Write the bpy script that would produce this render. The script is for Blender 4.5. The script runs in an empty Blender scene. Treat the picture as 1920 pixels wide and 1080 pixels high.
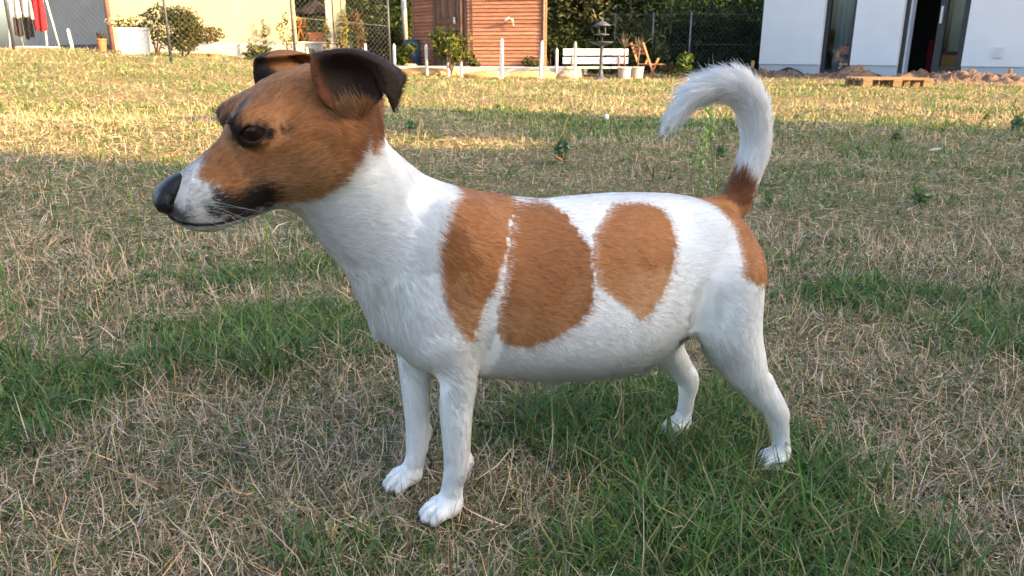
import bpy, math, random
import numpy as np
from mathutils import Vector, Matrix

R = math.radians
rng = np.random.default_rng(7)
random.seed(7)
sc = bpy.context.scene
col = sc.collection

# ------------------------------------------------------------------ camera
CAM_H, CAM_P, FPX = .397, R(17), 1440.0        # height, downward pitch, focal length in 1920-wide pixels
cam = bpy.data.cameras.new('camera')
cam.sensor_width = 36; cam.lens = 36 * FPX / 1920
cam.clip_start = .02; cam.clip_end = 500
camo = bpy.data.objects.new('camera', cam); col.objects.link(camo)
camo.location = (0, 0, CAM_H); camo.rotation_euler = (R(90) - CAM_P, 0, 0)
cam.dof.use_dof = True; cam.dof.focus_distance = .62; cam.dof.aperture_fstop = 40.0
sc.camera = camo

# ------------------------------------------------------------------ sky and sun
SUN_EL = R(21); SUN_AZ = math.atan2(.894, -.448)    # clockwise from +Y
world = bpy.data.worlds.new('World'); sc.world = world; world.use_nodes = True
nt = world.node_tree; nt.nodes.clear()
sky = nt.nodes.new('ShaderNodeTexSky'); sky.sky_type = 'NISHITA'; sky.sun_disc = False
sky.sun_elevation = SUN_EL; sky.sun_rotation = SUN_AZ
sky.air_density = 1.0; sky.dust_density = 4.2; sky.ozone_density = 1.0
bg = nt.nodes.new('ShaderNodeBackground'); bg.inputs['Strength'].default_value = .12
wo = nt.nodes.new('ShaderNodeOutputWorld')
nt.links.new(sky.outputs[0], bg.inputs['Color']); nt.links.new(bg.outputs[0], wo.inputs['Surface'])
sun = bpy.data.lights.new('sun', 'SUN'); sun.energy = 3.4; sun.angle = R(.6); sun.color = (1.0, .63, .29)
suno = bpy.data.objects.new('sun', sun); col.objects.link(suno)
TO_SUN = Vector((math.sin(SUN_AZ) * math.cos(SUN_EL), math.cos(SUN_AZ) * math.cos(SUN_EL), math.sin(SUN_EL)))
suno.rotation_euler = TO_SUN.to_track_quat('Z', 'Y').to_euler()
suno.location = (6, -4, 8)
vs = sc.view_settings; vs.view_transform = 'Standard'; vs.look = 'None'; vs.gamma = 1.0; vs.exposure = 2.63
vs.use_curve_mapping = False
sc.cycles.max_bounces = 8; sc.cycles.transparent_max_bounces = 12
sc.cycles_curves.shape = 'RIBBONS'
sc.cycles.use_denoising = True

# ------------------------------------------------------------------ helpers
def tag(o, label=None, cat=None, group=None, kind=None):
    if label: o['label'] = label
    if cat: o['category'] = cat
    if group: o['group'] = group
    if kind: o['kind'] = kind
    return o
def empty(name, loc=(0, 0, 0), rz=0, **k):
    o = bpy.data.objects.new(name, None); col.objects.link(o)
    o.location = loc; o.rotation_euler = (0, 0, rz); o.empty_display_size = .05
    return tag(o, **k)
def mesh_obj(name, v, f, mats=None, parent=None, smooth=False, **k):
    me = bpy.data.meshes.new(name)
    me.from_pydata([tuple(p) for p in v], [], [tuple(q) for q in f]); me.update()
    return link_mesh(name, me, mats, parent, smooth, **k)
def link_mesh(name, me, mats=None, parent=None, smooth=False, **k):
    if mats is not None:
        for m in (mats if isinstance(mats, (list, tuple)) else [mats]): me.materials.append(m)
    if smooth: me.polygons.foreach_set('use_smooth', np.ones(len(me.polygons), bool))
    o = bpy.data.objects.new(name, me); col.objects.link(o)
    if parent is not None: o.parent = parent
    return tag(o, **k)
def fast_mesh(name, v, faces):
    """v (n,3) array, faces (m,k) int array with constant k"""
    me = bpy.data.meshes.new(name); n, (m, k) = len(v), faces.shape
    me.vertices.add(n); me.vertices.foreach_set('co', np.ascontiguousarray(v, np.float32).ravel())
    me.loops.add(m * k); me.loops.foreach_set('vertex_index', faces.astype(np.int32).ravel())
    me.polygons.add(m); me.polygons.foreach_set('loop_start', np.arange(0, m * k, k, dtype=np.int32))
    me.update(calc_edges=True)
    return me
def vcol(me, name, c):
    a = me.attributes.new(name, 'FLOAT_COLOR', 'POINT')
    c4 = np.ones((len(c), 4), np.float32); c4[:, :3] = c
    a.data.foreach_set('color', c4.ravel())

class SineNoise:
    """cheap smooth noise in -1..1"""
    def __init__(s, scale, n=14, seed=0, dim=3):
        r = np.random.default_rng(seed)
        d = r.normal(size=(n, dim)); d /= np.linalg.norm(d, axis=1)[:, None]
        s.k = d * (2 * np.pi / scale) * r.uniform(.55, 1.6, (n, 1)); s.p = r.uniform(0, 6.28, n); s.n = n
    def __call__(s, P):
        out = np.zeros(len(P))
        for k, p in zip(s.k, s.p): out += np.sin(P @ k + p)
        return out / math.sqrt(s.n / 2) * .55

def new_mat(name, rough=.7, spec=.3):
    m = bpy.data.materials.new(name); m.use_nodes = True
    b = m.node_tree.nodes['Principled BSDF']
    b.inputs['Roughness'].default_value = rough; b.inputs['Specular IOR Level'].default_value = spec
    return m, m.node_tree, b
def mat(name, c, c2=None, scale=8., rough=.75, spec=.25, bump=0., bscale=None, detail=6., metal=0., stretch=(1, 1, 1), mix=(.35, .65), coords='Object'):
    m, t, b = new_mat(name, rough, spec); b.inputs['Metallic'].default_value = metal
    b.inputs['Base Color'].default_value = (*c, 1)
    tc = t.nodes.new('ShaderNodeTexCoord'); mp = t.nodes.new('ShaderNodeMapping'); mp.inputs['Scale'].default_value = stretch
    t.links.new(tc.outputs[coords], mp.inputs['Vector'])
    if c2 is not None:
        n = t.nodes.new('ShaderNodeTexNoise'); n.inputs['Scale'].default_value = scale; n.inputs['Detail'].default_value = detail
        t.links.new(mp.outputs[0], n.inputs['Vector'])
        r = t.nodes.new('ShaderNodeValToRGB'); r.color_ramp.elements[0].position = mix[0]; r.color_ramp.elements[1].position = mix[1]
        r.color_ramp.elements[0].color = (*c, 1); r.color_ramp.elements[1].color = (*c2, 1)
        t.links.new(n.outputs['Fac'], r.inputs[0]); t.links.new(r.outputs[0], b.inputs['Base Color'])
    if bump:
        n2 = t.nodes.new('ShaderNodeTexNoise'); n2.inputs['Scale'].default_value = bscale or scale * 3; n2.inputs['Detail'].default_value = 5
        t.links.new(mp.outputs[0], n2.inputs['Vector'])
        bp = t.nodes.new('ShaderNodeBump'); bp.inputs['Strength'].default_value = bump; bp.inputs['Distance'].default_value = .02
        t.links.new(n2.outputs['Fac'], bp.inputs['Height']); t.links.new(bp.outputs[0], b.inputs['Normal'])
    return m
def attr_mat(name, attr='col', rough=.6, spec=.2, trans=0.):
    m, t, b = new_mat(name, rough, spec)
    a = t.nodes.new('ShaderNodeAttribute'); a.attribute_name = attr
    t.links.new(a.outputs['Color'], b.inputs['Base Color'])
    if trans:
        tr = t.nodes.new('ShaderNodeBsdfTranslucent'); mx = t.nodes.new('ShaderNodeMixShader'); mx.inputs[0].default_value = trans
        t.links.new(a.outputs['Color'], tr.inputs['Color'])
        o = t.nodes['Material Output']
        t.links.new(b.outputs[0], mx.inputs[1]); t.links.new(tr.outputs[0], mx.inputs[2]); t.links.new(mx.outputs[0], o.inputs['Surface'])
    return m

def smooth(e0, e1, x):
    t = np.clip((x - e0) / (e1 - e0), 0, 1); return t * t * (3 - 2 * t)
# the lie of the land: level by the dog, rising gently towards the houses on the far side
_tn1 = SineNoise(2.3, 10, 1, 2); _tn2 = SineNoise(.28, 12, 2, 2)
def terrain(x, y):
    x = np.asarray(x, float); y = np.asarray(y, float); P = np.stack([x.ravel(), y.ravel()], 1)
    z = .46 * smooth(3.5, 12.5, y) * smooth(.3, -8.5, x)
    n = (_tn1(P) * .018).reshape(x.shape) * smooth(1.6, 4, y) + (_tn2(P) * .004).reshape(x.shape) * smooth(.0, .3, np.abs(y - .68) + np.abs(x - .1) * .5)
    return z + n
def tz(x, y): return float(terrain(np.array([x]), np.array([y]))[0])
def atx(px, Y, z=0.):
    """world x of image column px for something standing at distance Y"""
    return (px - 960) / FPX * (Y * math.cos(CAM_P) + (CAM_H - z) * math.sin(CAM_P))
def atz(py, Y):
    """height of image row py at distance Y"""
    return CAM_H - Y * math.tan(CAM_P + math.atan((py - 540) / FPX))
# ================================================================== the dog
# local frame: X forwards, Y to its left (the side that faces the camera), Z up
DOG_O = Vector((-.083, .617, 0)); DOG_A = R(199.9)
yaw, pit, rol = R(8), R(22.7), R(6)
hf = np.array([math.cos(yaw) * math.cos(pit), math.sin(yaw) * math.cos(pit), -math.sin(pit)])
_hl = np.array([-math.sin(yaw), math.cos(yaw), 0]); _hu = np.cross(hf, _hl)
hl = _hl * math.cos(rol) - _hu * math.sin(rol); hu = np.cross(hf, hl)
HO = np.array([.0446, 0, .362])
HM = np.stack([hf, hl, hu])                    # rows: head axes
def h2l(p): return HO + np.asarray(p, float) @ HM
def l2h(P): return (P - HO) @ HM.T

def catmull(rows, m):
    """interpolate along axis 0 to m samples"""
    k = len(rows); t = np.linspace(0, k - 1, m); i = np.clip(t.astype(int), 0, k - 2); f = (t - i)[:, None, None]
    Pm = rows[np.clip(i - 1, 0, k - 1)]; P0 = rows[i]; P1 = rows[i + 1]; P2 = rows[np.clip(i + 2, 0, k - 1)]
    return .5 * (2 * P0 + (P1 - Pm) * f + (2 * Pm - 5 * P0 + 4 * P1 - P2) * f ** 2 + (3 * P0 - Pm - 3 * P1 + P2) * f ** 3)

class Field:
    """signed distance field on a grid; every primitive only touches its own box"""
    def __init__(s, lo, hi, h):
        s.lo = np.array(lo, np.float32); s.h = h
        s.n = np.ceil((np.array(hi) - s.lo) / h).astype(int) + 1
        s.d = np.full(s.n, .05, np.float32)
        s.ax = [s.lo[i] + h * np.arange(s.n[i], dtype=np.float32) for i in range(3)]
    def box(s, lo, hi):
        a = np.clip(np.floor((np.array(lo) - s.lo) / s.h).astype(int), 0, s.n); b = np.clip(np.ceil((np.array(hi) - s.lo) / s.h).astype(int) + 1, 0, s.n)
        sl = tuple(slice(a[i], b[i]) for i in range(3))
        P = np.meshgrid(*[s.ax[i][sl[i]] for i in range(3)], indexing='ij', sparse=True)
        return sl, P
    def merge(s, sl, d, k, op='add'):
        o = s.d[sl]
        if op == 'add':
            m = np.maximum(k - np.abs(o - d), 0) / k; s.d[sl] = np.minimum(o, d) - m * m * k * .25
        elif op == 'sub':
            d = -d; m = np.maximum(k - np.abs(o - d), 0) / k; s.d[sl] = np.maximum(o, d) + m * m * k * .25
    def cone(s, a, b, ra, rb, k=.012, op='add', sy=1.0):
        """tapered capsule"""
        a = np.array(a, np.float32); b = np.array(b, np.float32); m = max(ra, rb) + k + .004
        sl, (x, y, z) = s.box(np.minimum(a, b) - m, np.maximum(a, b) + m)
        ab = b - a; L2 = float(ab @ ab)
        px, py, pz = x - a[0], (y - a[1]), z - a[2]
        t = np.clip((px * ab[0] + py * ab[1] + pz * ab[2]) / max(L2, 1e-9), 0, 1)
        d = np.sqrt((px - t * ab[0]) ** 2 + ((py - t * ab[1]) / sy) ** 2 + (pz - t * ab[2]) ** 2) - (ra + t * (rb - ra))
        s.merge(sl, d.astype(np.float32), k, op)
    def chain(s, pts, k=.012, sy=1.0):
        """one limb: tapered capsules along a smoothed line of joints, merged with the rest as a single piece"""
        P = np.array([p for p, _ in pts], float); Rr = np.array([r for _, r in pts], float); n = len(P)
        tt = np.linspace(0, n - 1, (n - 1) * 9 + 1); Q = catmull(np.concatenate([P, Rr[:, None]], 1)[:, None, :], len(tt))[:, 0]
        m = Rr.max() + k + .004; sl, (x, y, z) = s.box(P.min(0) - m, P.max(0) + m); d = None
        for A, B in zip(Q[:-1], Q[1:]):
            a, ab = A[:3].astype(np.float32), (B[:3] - A[:3]).astype(np.float32); L2 = max(float(ab @ ab), 1e-9)
            px, py, pz = x - a[0], y - a[1], z - a[2]
            t = np.clip((px * ab[0] + py * ab[1] + pz * ab[2]) / L2, 0, 1)
            e = np.sqrt((px - t * ab[0]) ** 2 + ((py - t * ab[1]) / sy) ** 2 + (pz - t * ab[2]) ** 2) - (A[3] + t * (B[3] - A[3]))
            d = e if d is None else np.minimum(d, e)
        s.merge(sl, d.astype(np.float32), k)
    def ell(s, c, r, k=.012, M=None, op='add'):
        c = np.array(c, np.float32); r = np.array(r, np.float32); m = max(r) + k + .004
        sl, (x, y, z) = s.box(c - m, c + m)
        x, y, z = x - c[0], y - c[1], z - c[2]
        if M is not None:
            M = np.asarray(M, np.float32)
            x, y, z = [M[i][0] * x + M[i][1] * y + M[i][2] * z for i in range(3)]
        q = np.sqrt((x / r[0]) ** 2 + (y / r[1]) ** 2 + (z / r[2]) ** 2)
        g = np.sqrt((x / r[0] ** 2) ** 2 + (y / r[1] ** 2) ** 2 + (z / r[2] ** 2) ** 2)
        s.merge(sl, (q * (q - 1) / np.maximum(g, 1e-6)).astype(np.float32), k, op)
    def loft(s, tab, M=None, o=None, k=.012, egg=0., power=2.0):
        """tab rows: station, top, bottom, half width (, egg): rounded sections along an axis"""
        T = np.array(tab, float); T = T[np.argsort(T[:, 0])]
        egg_t = T[:, 4] if T.shape[1] > 4 else np.full(len(T), egg)
        o = np.zeros(3) if o is None else np.asarray(o); M = np.eye(3) if M is None else np.asarray(M)
        corners = np.array([[T[i, 0], sgn * T[i, 3], T[i, j]] for i in range(len(T)) for sgn in (-1, 1) for j in (1, 2)]) @ M + o
        sl, (x, y, z) = s.box(corners.min(0) - k - .012, corners.max(0) + k + .012)
        x, y, z = x - o[0], y - o[1], z - o[2]
        a, b, c = [(M[i][0] * x + M[i][1] * y + M[i][2] * z).astype(np.float32) for i in range(3)]
        # smooth interpolation of the section table
        ss = np.linspace(T[0, 0], T[-1, 0], 400)
        def spl(v):
            w = np.interp(ss, T[:, 0], v); kk = np.hanning(23); kk /= kk.sum()
            return np.convolve(np.pad(w, 11, mode='edge'), kk, 'valid')
        ac = np.clip(a, T[0, 0], T[-1, 0])
        top, bot, hw, eg = [np.interp(ac, ss, spl(v)).astype(np.float32) for v in (T[:, 1], T[:, 2], T[:, 3], egg_t)]
        zc, hz = (top + bot) * .5, np.maximum((top - bot) * .5, .002)
        w = (c - zc) / hz
        ww = hw * (1 + eg * np.clip(w, -1, 1))
        q = (np.abs(b / ww) ** power + np.abs(w) ** power) ** (1 / power)
        d = (q - 1) * np.minimum(hz, ww) * .9
        over = np.maximum(T[0, 0] - a, a - T[-1, 0])
        d = np.where(over > 0, np.sqrt(np.maximum(d, 0) ** 2 + over ** 2), d)
        s.merge(sl, d.astype(np.float32), k)
    def blur(s, n=1):
        for _ in range(n):
            for ax in range(3):
                d = s.d; e = d.copy()
                i0 = [slice(None)] * 3; i1 = [slice(None)] * 3; i2 = [slice(None)] * 3
                i0[ax] = slice(0, -2); i1[ax] = slice(1, -1); i2[ax] = slice(2, None)
                e[tuple(i1)] = .25 * d[tuple(i0)] + .5 * d[tuple(i1)] + .25 * d[tuple(i2)]; s.d = e
    def surface(s):
        """naive surface nets"""
        d = s.d; ins = d < 0; nx, ny, nz = d.shape
        cnt = np.zeros((nx - 1, ny - 1, nz - 1), np.uint8)
        for i in (0, 1):
            for j in (0, 1):
                for k in (0, 1): cnt += ins[i:nx - 1 + i, j:ny - 1 + j, k:nz - 1 + k]
        act = (cnt > 0) & (cnt < 8); idx = np.full(act.shape, -1, np.int64)
        ijk = np.argwhere(act); idx[act] = np.arange(len(ijk))
        corner = {(i, j, k): d[ijk[:, 0] + i, ijk[:, 1] + j, ijk[:, 2] + k] for i in (0, 1) for j in (0, 1) for k in (0, 1)}
        acc = np.zeros((len(ijk), 3)); num = np.zeros(len(ijk))
        for c0 in corner:
            for ax in range(3):
                if c0[ax]: continue
                c1 = list(c0); c1[ax] = 1; a, b = corner[c0], corner[tuple(c1)]
                x = (a < 0) != (b < 0); t = np.where(x, a / np.where(x, a - b, 1), 0)
                for m in range(3): acc[:, m] += np.where(x, c0[m] + (t if m == ax else 0), 0)
                num += x
        V = s.lo + (ijk + acc / num[:, None]) * s.h
        F = []
        for ax in range(3):
            u, w = [(1, 2), (2, 0), (0, 1)][ax]
            sl0 = [slice(None)] * 3; sl1 = [slice(None)] * 3; sl0[ax] = slice(0, -1); sl1[ax] = slice(1, None)
            A, B = ins[tuple(sl0)], ins[tuple(sl1)]
            e = np.argwhere(A != B); e = e[(e[:, u] > 0) & (e[:, w] > 0) & (e[:, u] < s.n[u] - 1) & (e[:, w] < s.n[w] - 1)]
            flip = A[tuple(e.T)]
            def at(du, dw):
                q = e.copy(); q[:, u] -= du; q[:, w] -= dw; return idx[tuple(q.T)]
            quad = np.stack([at(1, 1), at(0, 1), at(0, 0), at(1, 0)], 1)
            quad[~flip] = quad[~flip][:, ::-1]; F.append(quad)
        return V, np.concatenate(F)

TEATS = ((-.115, .018, .1100), (-.210, .020, .1075), (-.165, -.02, .107))
EYE = np.array([.0748, .0262, .0165])           # in the head frame
def build_body():
    fld = Field((-.41, -.10, -.004), (.225, .10, .42), .0016)
    # trunk: station, top, bottom, half width, egg
    fld.loft([(.034, .205, .178, .012, 0), (.024, .235, .165, .030, .05), (.008, .265, .143, .043, .12), (-.02, .285, .128, .052, .15), (-.045, .2885, .124, .057, .12),
              (-.065, .2855, .121, .061, .05), (-.09, .280, .1175, .065, -.02), (-.12, .2757, .113, .068, -.06), (-.15, .2765, .1095, .069, -.08), (-.185, .277, .107, .068, -.06), (-.215, .2755, .111, .064, -.03),
              (-.245, .273, .128, .058, 0), (-.270, .268, .155, .053, .02), (-.292, .259, .172, .048, .0), (-.312, .240, .180, .040, 0), (-.324, .220, .182, .030, 0), (-.333, .205, .184, .014, 0)], k=.02, power=2.15)
    fld.chain([((.064, .004, .320), .041), ((.037, 0, .284), .0465), ((.002, 0, .245), .054)], k=.022, sy=.9)        # neck
    fld.cone((.018, .0, .215), (.014, 0, .192), .020, .017, k=.025)                                                    # breast
    for sd in (1, -1):
        fld.ell((-.030, .034 * sd, .232), (.034, .021, .052), k=.026, M=rotY(-18))               # shoulder blade
        fld.ell((-.012, .033 * sd, .187), (.026, .020, .036), k=.024)                            # upper arm
        fld.ell((-.272, .033 * sd, .205), (.042, .025, .052), k=.024)                            # haunch
    # near foreleg, far foreleg: elbow, forearm, wrist, pastern, paw
    fld.chain([((-.018, .034, .172), .023), ((-.0270, .035, .140), .0160), ((-.0255, .034, .105), .0138), ((-.0255, .033, .070), .0116), ((-.0255, .032, .052), .0112), ((-.0220, .031, .036), .0094), ((-.020, .030, .020), .0104)], k=.008)
    paw(fld, (-.0065, .029, .001), R(-4), .93)
    fld.chain([((-.002, -.033, .170), .022), ((-.0055, -.034, .140), .0160), ((-.006, -.033, .100), .0130), ((-.006, -.032, .068), .0112), ((-.0055, -.032, .050), .0108), ((-.003, -.031, .034), .0095), ((.001, -.031, .020), .0098)], k=.008)
    paw(fld, (.0145, -.0325, .001), R(8), .90)
    # hind legs: thigh, stifle, shin, hock, pastern, paw
    fld.chain([((-.284, .036, .200), .036), ((-.288, .043, .152), .030), ((-.3025, .046, .119), .0230), ((-.3195, .048, .091), .0155), ((-.337, .050, .070), .0122), ((-.3475, .051, .054), .0108), ((-.3535, .052, .034), .0085), ((-.3565, .053, .018), .0085)], k=.010)
    fld.cone((-.350, .051, .060), (-.330, .048, .094), .0050, .0075, k=.010)                         # hamstring tendon
    paw(fld, (-.343, .054, .0), R(4), .84)
    fld.chain([((-.275, -.036, .195), .036), ((-.262, -.042, .145), .030), ((-.274, -.043, .105), .0195), ((-.2915, -.043, .080), .0138), ((-.3035, -.042, .062), .0118), ((-.3045, -.042, .040), .0085), ((-.302, -.042, .018), .0085)], k=.010)
    paw(fld, (-.290, -.043, .0), R(-4), .8)
    # tail, carried high and curled forwards
    fld.chain([((-.294, 0, .250), .018), ((-.311, 0, .258), .0150), ((-.325, 0, .286), .0115), ((-.331, 0, .316), .0100), ((-.325, 0, .345), .0098), ((-.309, 0, .3625), .0094), ((-.287, 0, .3675), .0082), ((-.266, 0, .3625), .0068), ((-.251, 0, .350), .0045), ((-.242, 0, .340), .0025)], k=.010)
    for c_, a_, s_ in (((-.0065, .029, .001), R(-4), .93), ((.0145, -.0325, .001), R(8), .90), ((-.343, .054, .0), R(4), .84), ((-.290, -.043, .0), R(-4), .80)): toe_gaps(fld, c_, a_, s_)
    for x_, y_ in ((-.0368, .033), (-.0165, -.032)): fld.ell((x_, y_, .058), (.0022, .0030, .0045), k=.006)      # carpal pads
    # creases behind the elbow and before the thigh
    for sd in (1, -1):
        fld.cone((-.054, .060 * sd, .178), (-.052, .050 * sd, .138), .0020, .0035, k=.008, op='sub')
        fld.cone((-.246, .066 * sd, .200), (-.247, .058 * sd, .160), .0030, .0055, k=.010, op='sub')
    # teats under the belly
    for s_, y_, z_ in TEATS:
        fld.cone((s_, y_, z_ + .008), (s_ - .001, y_, z_ + .0025), .0060, .0036, k=.008)
    # head
    fld.loft([(.154, -.002, -.022, .0075, -.1), (.148, .0005, -.029, .0125, -.12), (.140, .003, -.0365, .0160, -.15), (.13, .0062, -.042, .0185, -.18), (.115, .0095, -.0445, .0205, -.2), (.10, .0135, -.0455, .0232, -.2), (.09, .0195, -.046, .0280, -.15),
              (.08, .0275, -.047, .0335, -.08), (.07, .0335, -.048, .0380, 0), (.055, .0375, -.047, .0415, 0), (.04, .0385, -.045, .0440, 0), (.02, .0365, -.041, .0440, 0), (.002, .029, -.034, .0385, 0), (-.012, .016, -.026, .028, 0), (-.021, .003, -.010, .012, 0)],
             M=HM, o=HO, k=.02, power=2.25)
    for sd in (1, -1):
        fld.ell(h2l((.040, .030 * sd, -.014)), (.026, .015, .022), k=.018, M=HM)                 # cheek
        fld.ell(h2l((.074, .022 * sd, .0235)), (.015, .010, .007), k=.012, M=HM)                  # brow
        fld.ell(h2l((.128, .0125 * sd, -.022)), (.020, .0085, .014), k=.010, M=HM)                # lips
        e = EYE * (1, sd, 1)
        fld.ell(h2l(e + (.012, .0065 * sd, -.003)), (.014, .006, .007), k=.008, M=HM, op='sub')      # hollow before the eye
        fld.ell(h2l(e), (.0130, .0122, .0122), k=.007, M=HM)                                     # lids
    # the mouth line
    for sd in (1, -1):
        pts = [h2l((.148, .008 * sd, -.0325)), h2l((.136, .0175 * sd, -.0365)), h2l((.118, .0205 * sd, -.0375)), h2l((.096, .0235 * sd, -.0335))]
        for p, q in zip(pts[:-1], pts[1:]): fld.cone(p, q, .0012, .0012, k=.002, op='sub')
    fld.blur(1)
    for sd in (1, -1):
        # almond opening of the lids: the overlap of two tilted cylinders pointing outwards
        e = EYE * (1, sd, 1); M = eye_frame(sd); c = h2l(e).astype(np.float32)
        sl, (x, y, z) = fld.box(c - .02, c + .02)
        x, y, z = x - c[0], y - c[1], z - c[2]
        a, b, n = [M[i][0] * x + M[i][1] * y + M[i][2] * z for i in range(3)]
        d = np.maximum(np.sqrt(a ** 2 + (b + .0046) ** 2), np.sqrt(a ** 2 + (b - .0052) ** 2)) - .0099
        d = np.maximum(d, .0035 - n)
        fld.merge(sl, d.astype(np.float32), .0012, 'sub')
    return fld.surface()
def rotY(a):
    a = R(a); return np.array([[math.cos(a), 0, math.sin(a)], [0, 1, 0], [-math.sin(a), 0, math.cos(a)]])
def eye_frame(sd):
    """axes of the lid opening: along the slit, across it, outwards (dog frame)"""
    n = HM.T @ np.array([.50, .85 * sd, .10]); n /= np.linalg.norm(n)
    a = HM.T @ np.array([1, 0, .18]); a -= n * (a @ n); a /= np.linalg.norm(a)
    return np.stack([a, np.cross(n, a) * (1 if np.cross(n, a) @ hu > 0 else -1), n])
def paw(fld, c, ang, s=1.0):
    c = np.array(c); ca, sa = math.cos(ang), math.sin(ang)
    def P(x, y, z): return (c[0] + s * (x * ca - y * sa), c[1] + s * (x * sa + y * ca), c[2] + s * z)
    fld.ell(P(-.008, 0, .012), (.0165 * s, .0135 * s, .0105 * s), k=.008)
    for yy, xx, r in ((-.0118, .001, .0058), (-.0042, .0080, .0062), (.0042, .0080, .0062), (.0118, .001, .0058)):
        fld.cone(P(-.006, yy * .8, .015), P(xx - .003, yy, .0115), r * s * .90, r * s * .95, k=.0025)
        fld.cone(P(xx - .003, yy, .0115), P(xx + .0035, yy * 1.04, .0065), r * s, r * s * .85, k=.003)

def toe_gaps(fld, c, ang, s=1.0):
    ca, sa = math.cos(ang), math.sin(ang)
    for mid in (-.0082, 0, .0082):
        a, b = [(c[0] + s * (x * ca - mid * sa), c[1] + s * (x * sa + mid * ca), c[2] + s * z) for x, z in ((-.001, .0205), (.0135 - abs(mid) * .7, .0075))]
        fld.cone(a, b, .0016 * s, .0024 * s, k=.0025, op='sub')
# ---- coat pattern, in dog coordinates (profile polygons: X, Z) ----
def in_poly(pts, poly, noise=None):
    """signed softness: >0 inside. Distance-like value in metres"""
    x, z = pts[:, 0], pts[:, 1]; poly = np.array(poly); n = len(poly); ins = np.zeros(len(x), bool); dmin = np.full(len(x), 9.)
    for i in range(n):
        a, b = poly[i], poly[(i + 1) % n]
        c = (a[1] > z) != (b[1] > z)
        with np.errstate(divide='ignore', invalid='ignore'):
            xi = (b[0] - a[0]) * (z - a[1]) / (b[1] - a[1] if b[1] != a[1] else 1e-9) + a[0]
        ins ^= c & (x < xi)
        ab = b - a; t = np.clip(((x - a[0]) * ab[0] + (z - a[1]) * ab[1]) / (ab @ ab), 0, 1)
        dmin = np.minimum(dmin, np.hypot(x - a[0] - t * ab[0], z - a[1] - t * ab[1]))
    return np.where(ins, dmin, -dmin)
PATCHES = [
    ([(-0.0402, 0.2983), (-0.06, 0.2981), (-0.0873, 0.2899), (-0.0857, 0.2803), (-0.0708, 0.2659), (-0.0615, 0.2444), (-0.0516, 0.2216), (-0.0404, 0.2008), (-0.0351, 0.1781), (-0.0295, 0.1736), (-0.0196, 0.1896), (-0.0115, 0.212), (-0.0072, 0.2376), (-0.0056, 0.254), (-0.0102, 0.2685), (-0.0192, 0.283), (-0.0338, 0.2923)], 0.25, 0.5),
    ([(-0.0836, 0.2796), (-0.1052, 0.2776), (-0.1172, 0.2751), (-0.1252, 0.2693), (-0.13, 0.2568), (-0.1368, 0.2451), (-0.136, 0.2256), (-0.1352, 0.2048), (-0.13, 0.1928), (-0.114, 0.18), (-0.0976, 0.1713), (-0.0788, 0.1656), (-0.0608, 0.17), (-0.053, 0.1861), (-0.0546, 0.2037), (-0.0609, 0.2284), (-0.0649, 0.2517), (-0.0758, 0.2718)], 0.62, 0.28),
    ([(-0.1732, 0.2729), (-0.1995, 0.2726), (-0.2152, 0.2669), (-0.2196, 0.255), (-0.2181, 0.2387), (-0.2106, 0.2183), (-0.2012, 0.1996), (-0.19, 0.1876), (-0.178, 0.18), (-0.172, 0.1872), (-0.1519, 0.2028), (-0.1396, 0.2152), (-0.1368, 0.2336), (-0.1416, 0.2526), (-0.156, 0.2645)], 0.25, 0.75),
    ([(-0.2696, 0.2811), (-0.2924, 0.2848), (-0.3154, 0.2892), (-0.3214, 0.2798), (-0.3412, 0.2485), (-0.355, 0.2209), (-0.3699, 0.1922), (-0.3745, 0.1705), (-0.3085, 0.1972), (-0.2852, 0.204), (-0.2767, 0.2101), (-0.2802, 0.2308), (-0.2785, 0.2476), (-0.2708, 0.2601), (-0.2689, 0.2665)], 0.15, 0.35),
    ([(0.0408, 0.363), (0.0321, 0.3627), (0.0264, 0.3504), (0.0253, 0.3388), (0.0333, 0.3248), (0.0375, 0.3288), (0.0418, 0.3416)], 0.2, 0.3),
]
TAILBASE = [(-0.296, 0.2681), (-0.3149, 0.2879), (-0.3158, 0.2846), (-0.3244, 0.2768), (-0.3237, 0.2606), (-0.3068, 0.2605)]
HEAD_BROWN = [(0.1133, 0.0157), (0.1184, 0.0086), (0.1253, 0.0015), (0.1237, -0.004), (0.1186, -0.0084), (0.1185, -0.0176), (0.1216, -0.0262), (0.0928, -0.036), (0.0822, -0.0401), (0.0715, -0.0424), (0.0602, -0.0435), (0.0472, -0.0405), (0.0384, -0.037), (0.0258, -0.0291), (0.0138, -0.0217), (0.0093, -0.0186), (0.0096, -0.0291), (-0.0016, -0.0264), (-0.0238, -0.0223), (-0.0368, 0.001), (0.0179, 0.0496), (0.0773, 0.0472), (0.101, 0.0214)]
MUZZLE_WHITE = [(0.0893, 0.0242), (0.1047, 0.0182), (0.1179, 0.0087), (0.1234, 0.0046), (0.1294, 0.0012), (0.1188, -0.0079), (0.1209, -0.0161), (0.1281, -0.0252), (0.1365, -0.0297), (0.1517, -0.0241), (0.1674, -0.0088), (0.1542, 0.0144), (0.1269, 0.0215)]
LIP_BLACK = [(0.1192, -0.0105), (0.1135, -0.0192), (0.1036, -0.0205), (0.0931, -0.0186), (0.084, -0.0241), (0.0851, -0.0312), (0.0936, -0.0365), (0.1051, -0.0371), (0.1165, -0.0347), (0.1279, -0.0281), (0.1272, -0.0187)]
LIPLINE = [(0.155, -0.0113), (0.1505, -0.0189), (0.1401, -0.0257), (0.1276, -0.0307), (0.1051, -0.0371), (0.106, -0.0396), (0.1288, -0.0343), (0.1418, -0.0286), (0.153, -0.0217), (0.1602, -0.0127)]
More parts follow.
